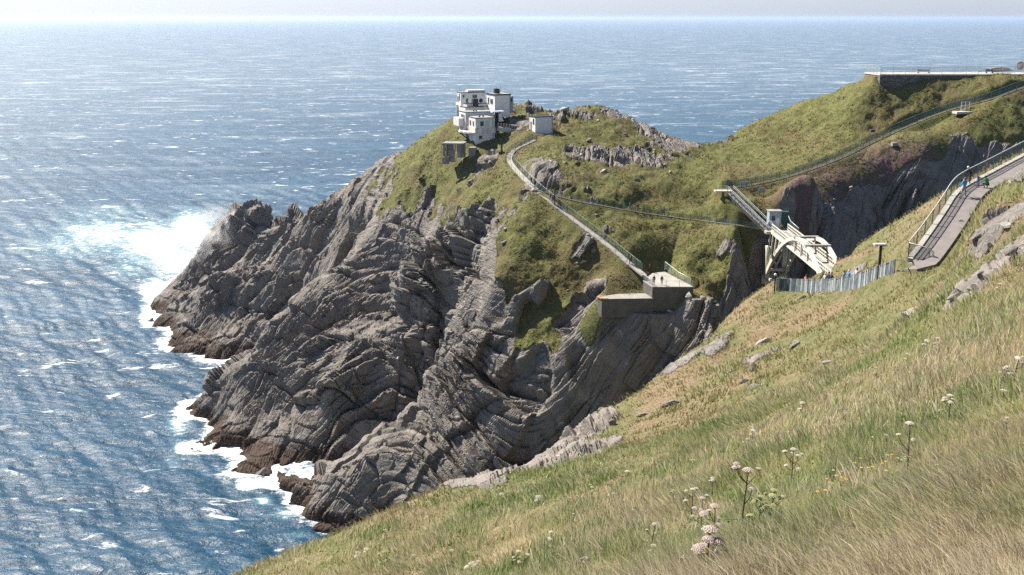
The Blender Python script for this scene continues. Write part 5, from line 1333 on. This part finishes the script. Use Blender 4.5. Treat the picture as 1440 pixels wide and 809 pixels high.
# px, base py, top py, colour, heads, head radius, label
AP = [(992,822,752,'pink',8,.10,'biggest pink-headed umbel plant at the bottom edge of the meadow, many heads together'),
 (1041,757,662,'pink',5,.085,'tallest brown-stemmed umbel plant with a single yellow leaf and spreading arms'),
 (1112,688,632,'white',6,.075,'tall cream umbel plant leaning slightly left in the middle of the meadow'),
 (1276,664,600,'white',3,.075,'thin dark-stemmed umbel plant standing alone on the right side'),
 (1066,752,704,'green',9,.07,'bushy greenish umbel plant close to the tallest stem, left one of two'),
 (1082,750,702,'green',9,.07,'bushy greenish umbel plant close to the tallest stem, right one of two'),
 (972,732,690,'white',5,.06,'cream umbel plant left of the tallest stem, upper one of its pair'),
 (985,752,702,'pink',5,.07,'pinkish umbel plant just above the biggest bottom clump'),
 (1004,770,716,'pink',5,.075,'pinkish umbel plant between the biggest clump and the tallest stem'),
 (1002,700,676,'white',3,.05,'small cream umbel plant above the pinkish pair'),
 (915,778,738,'pink',4,.065,'slender pink umbel plant at lower left centre'),
 (918,800,772,'white',4,.055,'short cream umbel plant below the slender pink one'),
 (964,820,796,'white',4,.09,'low white umbel plant half cut by the bottom edge, left of the big clump'),
 (776,778,750,'white',3,.055,'cream two-headed umbel plant in the lower left meadow'),
 (728,802,778,'white',5,.06,'white many-headed umbel plant near the bottom left edge'),
 (740,800,783,'white',3,.055,'small white umbel plant right beside the many-headed one'),
 (757,712,702,'white',6,.07,'low white umbel plant flat on the green bank'),
 (830,712,686,'green',4,.055,'spindly greenish umbel plant on the middle green bank'),
 (800,710,704,'green',2,.05,'tiny dark umbel plant left of the spindly greenish one'),
 (882,682,666,'white',2,.06,'small two-headed umbel plant near the top of the green bank'),
 (863,708,698,'pink',1,.05,'single dried flower stalk on the green bank'),
 (891,730,722,'pink',2,.05,'short pinkish stalk right of the green bank'),
 (946,712,694,'green',2,.05,'short greenish stalk above the slender pink plant'),
 (1052,642,620,'pink',3,.05,'small pinkish plant on the ridge above the tall cream one'),
 (1057,626,608,'white',3,.05,'small cream plant just above the pinkish ridge plant'),
 (974,664,650,'green',3,.05,'small greenish plant near the centre of the meadow'),
 (1128,588,570,'white',2,.06,'small cream-topped plant where the meadow meets the middle slope'),
 (1302,502,483,'white',4,.06,'cream plant with dark leaves below the outcrop'),
 (1316,498,480,'pink',4,.05,'brownish seed-head plant right of the cream one below the outcrop'),
 (1275,514,502,'white',2,.045,'tiny cream plant left of the pair below the outcrop'),
 (1232,532,522,'green',4,.05,'low greenish plant left of the pair below the outcrop'),
 (1334,592,562,'white',5,.07,'broad flat-topped cream umbel plant on the right slope'),
 (1424,546,508,'white',6,.085,'large cream umbel plant at the right edge'),
 (1408,548,524,'white',4,.065,'smaller cream umbel plant left of the large one at the right edge'),
 (1409,572,556,'white',1,.075,'single round-headed umbel plant below the right-edge pair'),
 (1245,630,618,'white',1,.05,'single cream head hidden in dry grass left of the thin dark stem'),
 (1405,414,404,'white',2,.05,'small flat-topped plant under the big outcrop'),
 (503,790,780,'white',4,.07,'white umbel plant at the far lower left of the meadow'),
 (517,788,774,'white',3,.06,'taller white umbel plant beside the far lower left one'),
 (541,808,776,'green',5,.06,'branching greenish plant near the bottom left edge'),
 (583,796,784,'white',1,.06,'single-headed white plant at lower left'),
 (634,792,776,'white',1,.055,'single thin-stemmed plant right of the lower left group'),
 (663,812,788,'white',5,.065,'white cluster plant near the bottom edge, left of centre'),
 (672,806,792,'white',3,.06,'smaller white plant touching the bottom-edge cluster'),
 (824,806,790,'pink',3,.07,'pink-brown umbel plant at the bottom edge, centre'),
 (600,735,730,'white',2,.05,'tiny white plant on the skyline bank at left'),
 (706,703,698,'white',2,.06,'small white flower head near the brink of the slope')]
for i, (px, pb, pt, col, nh, ur, lab) in enumerate(AP):
    g, _n = seen(px, min(pb, 808) if pb < 809 else 808, True)
    if pb > 808: 
        d = ray(px, pb); g = Vector(ground_hit(px, pb, True)); g.z = on_land(g.x, g.y, True)[0].z
    h = max(0.25, (pb - pt) / F * g.y * 1.03 + 0.12)
    plant(g, h, col, nh, lab, i + 5, urad=ur * max(1.0, g.y / 26) if ur else .06, leaves=3 if h > 0.6 else 1)
# thin dry stalks scattered through the meadow
protos = [plant(Vector((0, 0, 0)), 0.7, c_, nh_, 'thin dry flower stalk standing alone in the meadow grass', 300 + i_, group='dry stalks in the meadow', urad=0.045, leaves=0, spread=0.2) for i_, (c_, nh_) in enumerate([('white', 3), ('pink', 2), ('green', 4), ('white', 2)])]
rs = random.Random(21); made = 0
for ri, (rn, y0_, y1_) in enumerate((('top', 560, 610), ('upper part', 610, 665), ('middle', 665, 725), ('lower part', 725, 792))):
    for ci, (cn, x0_, x1_) in enumerate((('far left', 470, 620), ('left', 620, 780), ('centre left', 780, 940), ('centre right', 1100, 1180), ('right', 1180, 1310), ('far right', 1310, 1430))):
        px, py = rs.uniform(x0_, x1_), rs.uniform(y0_, y1_); k_ = rs.uniform(0.55, 1.0)
        if py < 762 - (px - 500) * 0.36: continue
        g, _n = seen(px, py, True)
        if g is None or g.y > 72 or g.y < 13: continue
        v_ = made % 4; o = protos[made] if made < 4 else copy_tree(protos[v_])
        k_ *= 0.75 if g.y < 20 else min(1.3, max(1.0, g.y / 34))
        o.location = g; o.scale = (k_, k_, k_); o.rotation_euler = (0, 0, rs.uniform(0, 6.28)); made += 1
        o['label'] = 'thin dry %s stalk in the %s of the meadow, %s' % (('cream-headed', 'pinkish', 'greenish', 'two-headed')[v_], rn, cn)
# yellow ragwort
M_ray = plain('yellow_petals', (0.60, 0.36, 0.03), 0.6, var=0.1)
for i, (px, py, nh, lab) in enumerate([(1152,722,2,'ragwort stem with two yellow heads, lowest of the yellow flowers'), (1168,704,3,'ragwort with a few yellow heads left of the main yellow group'), (1182,700,5,'fullest yellow ragwort in the middle of the meadow'),
        (1186,686,2,'small ragwort just above the fullest one'), (1203,672,3,'upper ragwort with orange-yellow heads'), (1217,690,3,'faded ragwort right of the fullest one'), (1240,676,2,'ragwort with dull orange heads among dry stalks'),
        (1253,664,2,'ragwort closest to the thin dark umbel stem'), (1252,693,1,'single orange ragwort head low in the dry grass'), (1066,636,1,'single yellow flower by the small pinkish ridge plant'), (1318,566,1,'single yellow flower beside the flat-topped cream plant')]):
    g, _n = seen(px, py, True); h = 0.42; rr = random.Random(i); root = thing('ragwort_plant', lab, 'wild flower', g, 'yellow ragwort in the meadow')
    MB().tube([g - Vector((0, 0, .05)), g + Vector((.02, 0, h))], [0.006, 0.004], 5).build('stem', M_gstem, root)
    for k in range(nh):
        c = g + Vector((rr.uniform(-.13, .13), rr.uniform(-.1, .1), h + rr.uniform(-.06, .1)))
        mb = MB().tube([g + Vector((.015, 0, h * .7)), c], 0.003, 4)
        mb.build('side_stem', M_gstem, root); mb = MB()
        for a in range(9):
            t = a / 9 * 6.283; d = Vector((math.cos(t), math.sin(t), 0.15)) * 0.028; w = Vector((-math.sin(t), math.cos(t), 0)) * 0.008
            mb.add([c - w * .4, c + d - w, c + d * 1.15, c + d + w, c + w * .4], [(0, 1, 2, 3, 4)])
        mb.tube([c, c + Vector((0, 0, 0.012))], [0.013, 0.009], 8); mb.build('flower_head', M_ray, root)

# ------------------------------------------------------------------ people
def cloth(name, c): return plain(name, c, 0.85, var=0.12, scale=8)
M_skin = plain('skin', (0.50, 0.31, 0.22), 0.6, var=0.05)
_cl = {}
def cm(c):
    if c not in _cl: _cl[c] = cloth('cloth_%d' % (len(_cl) + 1), c)
    return _cl[c]
def person(loc, yaw, label, top, legs, hair=(0.06, 0.04, 0.03), pose='stand', hgt=1.72, hat=None, pack=None, group=None):
    s = hgt / 1.72
    J = {'pel': (0, 0, .93), 'sp': (0, 0, 1.12), 'ch': (0, 0, 1.32), 'nk': (0, 0.0, 1.47), 'hd': (0, .015, 1.57), 'cr': (0, .01, 1.68),
         'hl': (-.10, 0, .90), 'kl': (-.12, .03, .49), 'al': (-.13, 0, .09), 'tl': (-.14, .15, .03), 'hr': (.10, 0, .90), 'kr': (.12, .03, .49), 'ar': (.13, 0, .09), 'tr': (.14, .15, .03),
         'sl': (-.19, 0, 1.41), 'el': (-.25, -.02, 1.13), 'wl': (-.26, .08, .90), 'fl': (-.26, .11, .80), 'sr': (.19, 0, 1.41), 'er': (.25, -.02, 1.13), 'wr': (.26, .08, .90), 'fr': (.26, .11, .80)}
    if pose == 'walk': J.update({'kl': (-.1, .22, .52), 'al': (-.11, .26, .10), 'tl': (-.11, .41, .06), 'kr': (.1, -.05, .49), 'ar': (.1, -.28, .12), 'tr': (.1, -.16, .03), 'el': (-.24, -.12, 1.15), 'wl': (-.24, -.06, .92), 'fl': (-.24, -.03, .83), 'er': (.24, .08, 1.14), 'wr': (.23, .26, .98), 'fr': (.22, .33, .92)})
    if pose == 'wide': J.update({'kl': (-.24, .02, .49), 'al': (-.36, 0, .09), 'tl': (-.40, .14, .03), 'kr': (.24, .02, .49), 'ar': (.34, 0, .09), 'tr': (.38, .14, .03), 'el': (-.33, .02, 1.16), 'wl': (-.30, .12, .96), 'fl': (-.29, .15, .87), 'er': (.33, .05, 1.16), 'wr': (.42, .2, .98), 'fr': (.45, .25, .90)})
    if pose == 'lean': J.update({'ch': (0, .12, 1.29), 'nk': (0, .2, 1.42), 'hd': (0, .26, 1.51), 'cr': (0, .30, 1.61), 'sl': (-.19, .16, 1.36), 'sr': (.19, .16, 1.36), 'el': (-.24, .34, 1.16), 'er': (.24, .34, 1.16), 'wl': (-.18, .52, 1.1), 'wr': (.18, .52, 1.1), 'fl': (-.12, .58, 1.1), 'fr': (.12, .58, 1.1)})
    if pose == 'arms': J.update({'el': (-.45, .04, 1.30), 'wl': (-.66, .1, 1.20), 'fl': (-.75, .12, 1.17), 'er': (.42, .04, 1.22), 'wr': (.60, .1, 1.08), 'fr': (.68, .12, 1.02)})
    if pose == 'crouch': J.update({'pel': (0, -.12, .34), 'sp': (0, -.03, .52), 'ch': (0, .1, .72), 'nk': (0, .18, .85), 'hd': (0, .24, .95), 'cr': (0, .27, 1.05), 'hl': (-.1, -.12, .33), 'kl': (-.17, .3, .46), 'al': (-.15, .02, .10), 'tl': (-.16, .17, .03),
         'hr': (.1, -.12, .33), 'kr': (.17, .3, .46), 'ar': (.15, .02, .10), 'tr': (.16, .17, .03), 'sl': (-.19, .14, .80), 'sr': (.19, .14, .80), 'el': (-.24, .32, .62), 'er': (.24, .32, .62), 'wl': (-.14, .48, .56), 'wr': (.14, .48, .56), 'fl': (-.08, .54, .5), 'fr': (.08, .54, .5)})
    Rd = {'pel': .15, 'sp': .135, 'ch': .155, 'nk': .055, 'hd': .095, 'cr': .075, 'h': .095, 'k': .065, 'a': .042, 't': .035, 's': .075, 'e': .05, 'w': .034, 'f': .03}
    names = list(J); idx = {n_: i for i, n_ in enumerate(names)}
    Ed = [('pel', 'sp'), ('sp', 'ch'), ('ch', 'nk'), ('nk', 'hd'), ('hd', 'cr')]
    for q in 'lr': Ed += [('pel', 'h' + q), ('h' + q, 'k' + q), ('k' + q, 'a' + q), ('a' + q, 't' + q), ('ch', 's' + q), ('s' + q, 'e' + q), ('e' + q, 'w' + q), ('w' + q, 'f' + q)]
    me = bpy.data.meshes.new('tmp_body'); me.from_pydata([tuple(Vector(J[n_]) * s) for n_ in names], [(idx[a], idx[b]) for a, b in Ed], [])
    o = bpy.data.objects.new('tmp_body', me); COL.objects.link(o)
    md = o.modifiers.new('skin', 'SKIN'); md.use_smooth_shade = True
    for i, n_ in enumerate(names):
        r = Rd.get(n_, Rd.get(n_[0], .05)) * s
        sk = me.skin_vertices[0].data[i]; sk.radius = (r, r * (0.8 if n_ in ('pel', 'sp', 'ch') else 1)); sk.use_root = (n_ == 'pel')
    sb = o.modifiers.new('sub', 'SUBSURF'); sb.levels = 1; sb.render_levels = 1
    dg = bpy.context.evaluated_depsgraph_get(); bm_ = bpy.data.meshes.new_from_object(o.evaluated_get(dg))
    bpy.data.objects.remove(o); bm_.name = 'person'
    bm_.materials.clear()
    for m_ in (cm(top), cm(legs), M_skin, cm((0.03, 0.025, 0.02))): bm_.materials.append(m_)
    segs = [(Vector(J[a]) * s, Vector(J[b]) * s, a, b) for a, b in Ed]
    for p in bm_.polygons:
        c = p.center; best = (9e9, None)
        for a, b, na, nb in segs:
            t = max(0, min(1, (c - a).dot(b - a) / max(1e-9, (b - a).length_squared))); dd = (c - a - (b - a) * t).length
            if dd < best[0]: best = (dd, (na, nb, t))
        na, nb, t = best[1]
        if nb in ('hd', 'cr') or nb in ('fl', 'fr'): mi = 2
        elif nb[0] == 't' or (nb[0] == 'a' and t > 0.93): mi = 3
        elif nb in ('kl', 'kr', 'al', 'ar', 'hl', 'hr') or (na == 'pel' and t < 0.15): mi = 1
        else: mi = 0
        p.material_index = mi
    body = bpy.data.objects.new('person', bm_); COL.objects.link(body); body.location = loc; body.rotation_euler = (0, 0, yaw)
    tag(body, label, 'person', group)
    hd = Vector(J['cr']) * s; h0 = Vector(J['hd']) * s
    def child(nm, mb, mat):
        me2 = bpy.data.meshes.new(nm); me2.from_pydata([tuple(v) for v in mb.v], [], mb.f); me2.materials.append(mat); me2.polygons.foreach_set('use_smooth', [True] * len(me2.polygons)); me2.update()
        c_ = bpy.data.objects.new(nm, me2); COL.objects.link(c_); c_.parent = body; return c_
    mb = MB(); back = Vector((0, -0.03 * s, 0))
    mb.tube([h0 + back * 1.2 - Vector((0, 0, .05 * s)), h0 + back + Vector((0, 0, .04 * s)), hd + back + Vector((0, 0, .0)), hd + back * .6 + Vector((0, .01 * s, .055 * s))], [.078 * s, .108 * s, .10 * s, .04 * s], 10)
    child('hair' if not hat else 'cap', mb, cm(hat or hair))
    if pack:
        mb = MB(); cc_ = Vector(J['ch']) * s + Vector((0, -.2 * s, -.08 * s)); mb.tube([cc_ - Vector((0, 0, .22 * s)), cc_ - Vector((0, 0, .1 * s)), cc_ + Vector((0, 0, .12 * s)), cc_ + Vector((0, .02, .22 * s))], [.1 * s, .14 * s, .14 * s, .07 * s], 8)
        child('backpack', mb, cm(pack))
    return body
def near_line(line, px, py):
    """point on a path line that shows closest to a photo pixel"""
    b = None
    for p in line:
        d = p - Vector((0, 0, H)); fz = d.y * CP - d.z * SP; u = 720 + F * d.x / fz; v = 404.5 - F * (d.y * SP + d.z * CP) / fz
        e = (u - px) ** 2 + (v - py) ** 2
        if b is None or e < b[0]: b = (e, p)
    return b[1].copy()
UPZ = Vector((0, 0, 0.03))
TEAL, RED, NAVY, BLK, GRN, PUR, GREY, LBLUE = (0.05, .26, .32), (.38, .03, .03), (.03, .04, .09), (.02, .02, .022), (.02, .24, .10), (.10, .05, .16), (.2, .2, .21), (.05, .27, .6)
c = near_line(PATH_C, 1358, 276)
person(c + UPZ + Vector((-0.35, .25, 0)), 0.5, 'adult in a bright blue top and grey trousers standing wide-legged on the tarmac cliff path', LBLUE, (.30, .28, .27), (0.25, .08, .03), 'wide', 1.75)
kp = min(kf, key=lambda v: (v - c).length)
kk = near_line(kf, 1361, 264)
person(kk + Vector((0.45, 0.1, -0.1)), 1.2, 'white-haired person in a dark top leaning on the handrail behind the blue-topped adult', BLK, NAVY, (0.7, .68, .62), 'lean', 1.75)
c = near_line(PATH_C, 1380, 266)
person(c + UPZ + Vector((-.15, .1, 0)), -0.5, 'small child in grey-blue with arms held out on the cliff path', (.14, .17, .24), (.16, .2, .3), (.35, .2, .12), 'arms', 1.12)
person(near_line(PATH_C, 1383, 272) + UPZ + Vector((0.45, -.35, 0)), 0.4, 'person in a green jacket and dark trousers crouching at the edge of the cliff path', GRN, BLK, (.1, .06, .04), 'crouch', 1.75)
DK = Vector((0, 0, DZ))
for x, y, yaw, lab, tp, lg, pk in ((50.7, 186.8, 2.9, 'person in a red jacket walking on the bridge deck', RED, NAVY, None), (51.6, 187.2, 3.2, 'person in dark blue walking on the bridge beside the red jacket', (.06, .07, .13), GREY, None)):
    person(Vector((x, y, DZ)), yaw, lab, tp, lg, pose='walk', pack=pk)
person(Vector((51.3, 199.5, DZ)), 3.0, 'person in a black and yellow top in front of the blue-white cabin', (.3, .28, .05), BLK, pose='stand', hgt=1.6)
for px, py, line, tp, lg, po, pk, lab in ((747, 262, PATH_A, BLK, GREY, 'walk', None, 'left of two dark-clothed walkers high on the island path'), (751, 266, PATH_A, (.05, .05, .07), NAVY, 'walk', BLK, 'right of two dark-clothed walkers high on the island path'),
   (773, 284, PATH_A, GREY, (.2, .25, .35), 'walk', None, 'walker in a grey top beside the tall dark post'), (777, 287, PATH_A, (.12, .14, .2), NAVY, 'stand', None, 'walker in a slate jacket just below the tall dark post'), (783.5, 293, PATH_A, RED, BLK, 'walk', None, 'walker in a red jacket below the tall dark post'),
   (888, 363, PATH_A, TEAL, GREY, 'walk', None, 'walker in a teal jacket near the lower end of the island path'), (892, 366, PATH_A, (.07, .07, .03), BLK, 'walk', None, 'walker in dark olive right behind the teal jacket'),
   (886, 299, PATH_B, TEAL, NAVY, 'walk', None, 'walker in a teal jacket on the valley path, leftmost of four'), (896, 300, PATH_B, BLK, NAVY, 'walk', BLK, 'walker in black between teal and green jackets on the valley path'),
   (902, 300.5, PATH_B, GRN, BLK, 'walk', None, 'walker in a green jacket on the valley path'), (930, 304, PATH_B, GREY, NAVY, 'walk', None, 'lone walker in grey on the valley path, rightmost of four')):
    g = near_line(line, px, py); person(g + UPZ + Vector((random.Random(px).uniform(-.2, .2), 0, 0)), random.Random(py).choice((0.6, -2.4)), lab, tp, lg, pose=po, pack=pk)
PZv = lambda px, py: Vector(at_z(px, py, PZ))
for px, py, yaw, tp, lg, po, pk, lab in ((914, 383, 0.6, RED, BLK, 'walk', BLK, 'walker in a red jacket with a black backpack stepping off the lookout platform'), (911, 394, 2.2, NAVY, BLK, 'lean', RED, 'person in navy with a red bag leaning on the corner railing of the lookout platform'),
   (919.5, 400.5, 2.6, BLK, (.05, .05, .08), 'stand', None, 'person all in black standing near the front corner of the lookout platform'), (930.5, 401, 3.4, PUR, BLK, 'stand', PUR, 'person in a purple jacket standing mid-platform at the lookout')):
    person(PZv(px, py), yaw, lab, tp, lg, pose=po, pack=pk)
PD = PATH_D
for px, tp, hr, hg, lab in ((1121, RED, (.5, .35, .2), 1.7, 'fair-haired person in red behind the left part of the board screen'), (1127, (.5, .1, .1), (.06, .04, .03), 1.74, 'dark-haired person in pale red behind the left part of the board screen'),
   (1158, (.6, .6, .6), (.5, .42, .3), 1.7, 'fair-haired person in white behind the middle of the board screen'), (1163, BLK, (.03, .02, .02), 1.76, 'dark-haired person in black behind the middle of the board screen'), (1169, NAVY, (.14, .07, .04), 1.7, 'brown-haired person in navy behind the middle of the board screen'),
   (1184, GREY, (.12, .08, .05), 1.7, 'person in grey behind the right part of the board screen'), (1190, (.1, .3, .5), (.6, .5, .3), 1.68, 'blond person in blue behind the right part of the board screen'), (1201, (.5, .5, .5), (.08, .05, .04), 1.74, 'person in a pale jacket, rightmost behind the board screen')):
    g = near_line(PD, px, 398); person(g + UPZ, 1.8, lab, tp, BLK, hr, 'walk', hg, group='walkers behind the board screen')

# ------------------------------------------------------------------ breaking spray
def build_spray():
    for px, py, y, sx, sy, sz, den, nm in [(325, 338, 343, 24, 10, 14, 0.35, 'spray'), (285, 372, 350, 20, 9, 8, 0.45, 'spray')]:
        c = Vector(at_y(px, py, y)); me = bpy.data.meshes.new(nm); bm = bmesh.new(); bmesh.ops.create_icosphere(bm, subdivisions=3, radius=1.0)
        for v in bm.verts: v.co = Vector((v.co.x * sx, v.co.y * sy, v.co.z * sz))
        bm.to_mesh(me); bm.free()
        m = bpy.data.materials.new('sea_spray'); m.use_nodes = True; nt = m.node_tree; nt.nodes.remove(nt.nodes['Principled BSDF'])
        g = N(nt, 'ShaderNodeTexCoord').outputs['Object']; q = mapping(nt, g, (1 / sx, 1 / sy, 1 / sz))
        ln = N(nt, 'ShaderNodeVectorMath', {0: q}, operation='LENGTH').outputs['Value']
        fall = mr(nt, ln, 0.15, 1.0, 1.0, 0.0); ns_ = mr(nt, noise(nt, g, 0.16, 5.0, 0.65, 0.8), 0.42, 0.62)
        v = N(nt, 'ShaderNodeVolumePrincipled', {'Color': (1, 1, 1, 1), 'Anisotropy': 0.3, 'Density': mth(nt, 'MULTIPLY', mth(nt, 'MULTIPLY', fall, ns_), den)})
        nt.links.new(v.outputs[0], nt.nodes['Material Output'].inputs['Volume'])
        o = link(nm, me, [m]); o.location = c; o['kind'] = 'stuff'
build_spray()
# ------------------------------------------------------------------ sea
def build_sea():
    us = np.concatenate([np.linspace(-2.2, -0.72, 40), np.linspace(-0.7, 0.72, 860), np.linspace(0.74, 2.2, 40)])
    a0, a1 = math.atan(H / 100000.0), math.radians(30.5)
    ang = np.concatenate([np.linspace(a0, a1, 980), np.linspace(a1 + 0.01, math.radians(75), 30)])
    ys = (H / np.tan(ang))[::-1]
    X = us[:, None] * ys[None]; Y = np.broadcast_to(ys[None], X.shape)
    dy = np.abs(np.gradient(ys))[None]
    Z = np.zeros_like(X)
    r = np.random.default_rng(5)
    gust = 0.75 + 0.5 * fbm(X, Y, X * 0, 60, 3, 7)
    warp = 3.0 * fbm(X, Y, X * 0, 35, 2, 8)
    for q in range(46):
        lam = 2.6 * (32 / 2.6) ** (q / 45.0) * r.uniform(0.9, 1.1)
        th = math.radians(248) + r.normal(0, 0.5)
        kk = 2 * math.pi / lam
        amp = 0.0125 * lam ** 0.9 * r.uniform(0.6, 1.3) * min(1.0, (8.0 / lam) ** 0.8)
        ph = kk * (X * math.cos(th) + Y * math.sin(th) + warp) + r.uniform(0, 6.28)
        att = 1 - sstep(0.18, 0.42, dy / lam)
        Z += amp * att * gust * (np.sin(ph) + 0.25 * np.cos(2 * ph))
    for lam, th_, am in ((47, 4.3, .08), (64, 4.05, .1), (38, 4.6, .07)):
        Z += am * np.sin(2 * math.pi / lam * (X * math.cos(th_) + Y * math.sin(th_) + 2 * warp)) * (1 - sstep(0.2, 0.45, dy / lam))
    P = np.stack([X, Y, Z], -1)
    me = grid_mesh('sea', P)
    # surf: how close the rocks are, and the broad churned patches
    hN = np.full(X.shape, -20.0)
    sel = (Y > 130) & (Y < 440)
    hh = np.full(X.shape, -14.0)
    hh[sel] = h_far(X[sel], Y[sel])
    jag = 3.0 * fbm(X, Y, X * 0, 9, 3, 15)
    close = sstep(-9.0, -0.5, hh + jag)
    blob = np.zeros_like(X)
    for px, py, rx, ry, w in [(268,325,36,28,1.0),(215,340,62,30,.9),(150,330,75,24,.75),(222,405,22,20,.85),(208,440,12,14,.85),(100,345,80,18,.5),(240,365,26,22,.95),(150,300,90,14,.42),(60,320,80,10,.3),(180,380,40,12,.5),(60,372,60,6,.3),
                              (262,578,12,11,.95),(250,600,16,12,.75),(255,630,15,9,.6),(240,650,20,6,.35),(345,685,13,7,.85),(370,705,12,7,.8),(400,725,16,7,.7),(300,535,14,3,.6),(320,528,12,3,.6),
                              (240,490,12,7,.6),(290,507,18,4,.45),(470,745,22,5,.5),(420,755,20,5,.45),(110,720,9,3,.5),(70,455,30,3,.2)]:
        c = at_z(px, py, 0); e1 = at_z(px + rx, py, 0); e2 = at_z(px, py - ry, 0)
        ax = abs(e1[0] - c[0]) + 0.1; ay = math.hypot(e2[0] - c[0], e2[1] - c[1]) + 0.1
        sh = c[0] / c[1]
        dx = (X - sh * (Y - c[1]) - c[0]) / ax; dyy = (Y - c[1]) / ay
        blob = np.maximum(blob, w * np.exp(-(dx * dx + dyy * dyy) * 0.9))
    attr(me, 'surf', np.clip(close * 0.85 + blob, 0, 1.2)); attr(me, 'churn', blob)
    m, nt, b = newmat('sea_water')
    geo = N(nt, 'ShaderNodeTexCoord').outputs['Object']
    sf = N(nt, 'ShaderNodeAttribute', attribute_name='surf').outputs['Fac']
    sep = N(nt, 'ShaderNodeSeparateXYZ', {0: geo})
    dist = mth(nt, 'POWER', mth(nt, 'ADD', mth(nt, 'MULTIPLY', sep.outputs[0], sep.outputs[0]), mth(nt, 'MULTIPLY', sep.outputs[1], sep.outputs[1])), 0.5)
    mp = mapping(nt, geo, (0.45, 1.0, 1.0), (0, 0, math.radians(-14)))
    w1 = noise(nt, mp, 0.55, 5.0, 0.62, 0.6)
    w2 = noise(nt, mp, 0.11, 4.0, 0.6, 0.5)
    w3 = noise(nt, mp, 0.018, 5.0, 0.62)
    wf = noise(nt, mapping(nt, geo, (0.7, 1.0, 1.0), (0, 0, 0.3)), 2.1, 3.0, 0.6, 0.8)
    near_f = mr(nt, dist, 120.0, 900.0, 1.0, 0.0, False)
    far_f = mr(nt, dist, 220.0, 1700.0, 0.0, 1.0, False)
    hgt = mth(nt, 'ADD', mth(nt, 'MULTIPLY', w1, 0.55), mth(nt, 'MULTIPLY', wf, 0.07))
    hgt = mth(nt, 'ADD', hgt, mth(nt, 'MULTIPLY', w2, mth(nt, 'ADD', 0.5, mth(nt, 'MULTIPLY', far_f, 2.6))))
    hgt = mth(nt, 'ADD', hgt, mth(nt, 'MULTIPLY', w3, mth(nt, 'MULTIPLY', far_f, 7.0)))
    bp = N(nt, 'ShaderNodeBump', {'Strength': 1.0, 'Distance': 1.25, 'Height': hgt})
    nt.links.new(bp.outputs[0], b.inputs['Normal'])
    # water colour: deep blue with paler, greener water where air is churned in
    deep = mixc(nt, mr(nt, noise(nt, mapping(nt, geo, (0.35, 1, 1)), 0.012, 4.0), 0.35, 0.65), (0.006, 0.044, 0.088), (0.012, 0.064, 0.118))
    deep = mixc(nt, mth(nt, 'MULTIPLY', far_f, 0.6), deep, (0.17, 0.235, 0.30))  # far water paled in its colour in place of glare and haze
    churn = N(nt, 'ShaderNodeAttribute', attribute_name='churn').outputs['Fac']
    deep = mixc(nt, mr(nt, churn, 0.05, 0.9, 0.0, 0.75), deep, (0.16, 0.33, 0.38))
    # foam lace
    fm = mapping(nt, geo, (0.55, 1.0, 1.0), (0, 0, 0.25))
    f1 = noise(nt, fm, 0.28, 9.0, 0.7, 1.6)
    f2 = noise(nt, fm, 1.3, 6.0, 0.7, 1.0)
    lace = mth(nt, 'ADD', mth(nt, 'MULTIPLY', f1, 0.65), mth(nt, 'MULTIPLY', f2, 0.35))
    thr = mth(nt, 'SUBTRACT', 0.665, mth(nt, 'MULTIPLY', sf, 0.27))
    foam = mth(nt, 'MULTIPLY', mr(nt, mth(nt, 'SUBTRACT', lace, thr), -0.04, 0.10), mr(nt, sf, 0.02, 0.15))
    # scattered whitecaps, plus far white streaks painted in for sun glitter and haze
    c1 = noise(nt, mapping(nt, geo, (0.42, 1.0, 1.0), (0, 0, 0.1)), 0.16, 8.0, 0.66, 0.4)
    c2 = noise(nt, mapping(nt, geo, (0.5, 1.0, 1.0)), 0.021, 3.0, 0.6)
    c3 = noise(nt, mapping(nt, geo, (0.3, 1.0, 1.0), (0, 0, 0.1)), 0.035, 8.0, 0.7, 0.3)
    cap = mr(nt, mth(nt, 'ADD', c1, mth(nt, 'MULTIPLY', mth(nt, 'SUBTRACT', c2, 0.5), 0.25)), 0.61, 0.67)
    cap = mth(nt, 'ADD', mth(nt, 'MULTIPLY', cap, 0.8), mth(nt, 'MULTIPLY', mth(nt, 'MULTIPLY', mr(nt, c3, 0.50, 0.70), far_f), 0.42), clamp=True)
    foam = mth(nt, 'MAXIMUM', foam, cap)
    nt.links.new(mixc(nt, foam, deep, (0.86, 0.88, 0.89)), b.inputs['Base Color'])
    nt.links.new(mth(nt, 'MAXIMUM', mth(nt, 'MULTIPLY', foam, 0.8), mth(nt, 'ADD', 0.40, mth(nt, 'MULTIPLY', far_f, 0.26))), b.inputs['Roughness'])
    b.inputs['IOR'].default_value = 1.333
    b.inputs['Specular IOR Level'].default_value = 0.5
    o = link('sea', me, [m]); o['kind'] = 'structure'
    return o
sea = build_sea()

def build_haze():
    me = bpy.data.meshes.new('haze'); bm = bmesh.new(); bmesh.ops.create_cube(bm, size=1.0)
    z0, z1 = -22.0, 118.0
    for v in bm.verts: v.co = Vector((v.co.x * 520000, v.co.y * 260000 + 60000, z0 if v.co.z < 0 else z1))
    bm.to_mesh(me); bm.free()
    m = bpy.data.materials.new('sea_air'); m.use_nodes = True; nt = m.node_tree
    nt.nodes.remove(nt.nodes['Principled BSDF'])
    v = N(nt, 'ShaderNodeVolumePrincipled', {'Color': (0.68, 0.79, 0.97, 1), 'Density': HAZE, 'Anisotropy': 0.5})
    nt.links.new(v.outputs[0], nt.nodes['Material Output'].inputs['Volume'])
    o = link('haze', me, [m]); o['kind'] = 'stuff'
HAZE = 0.00004
build_haze()
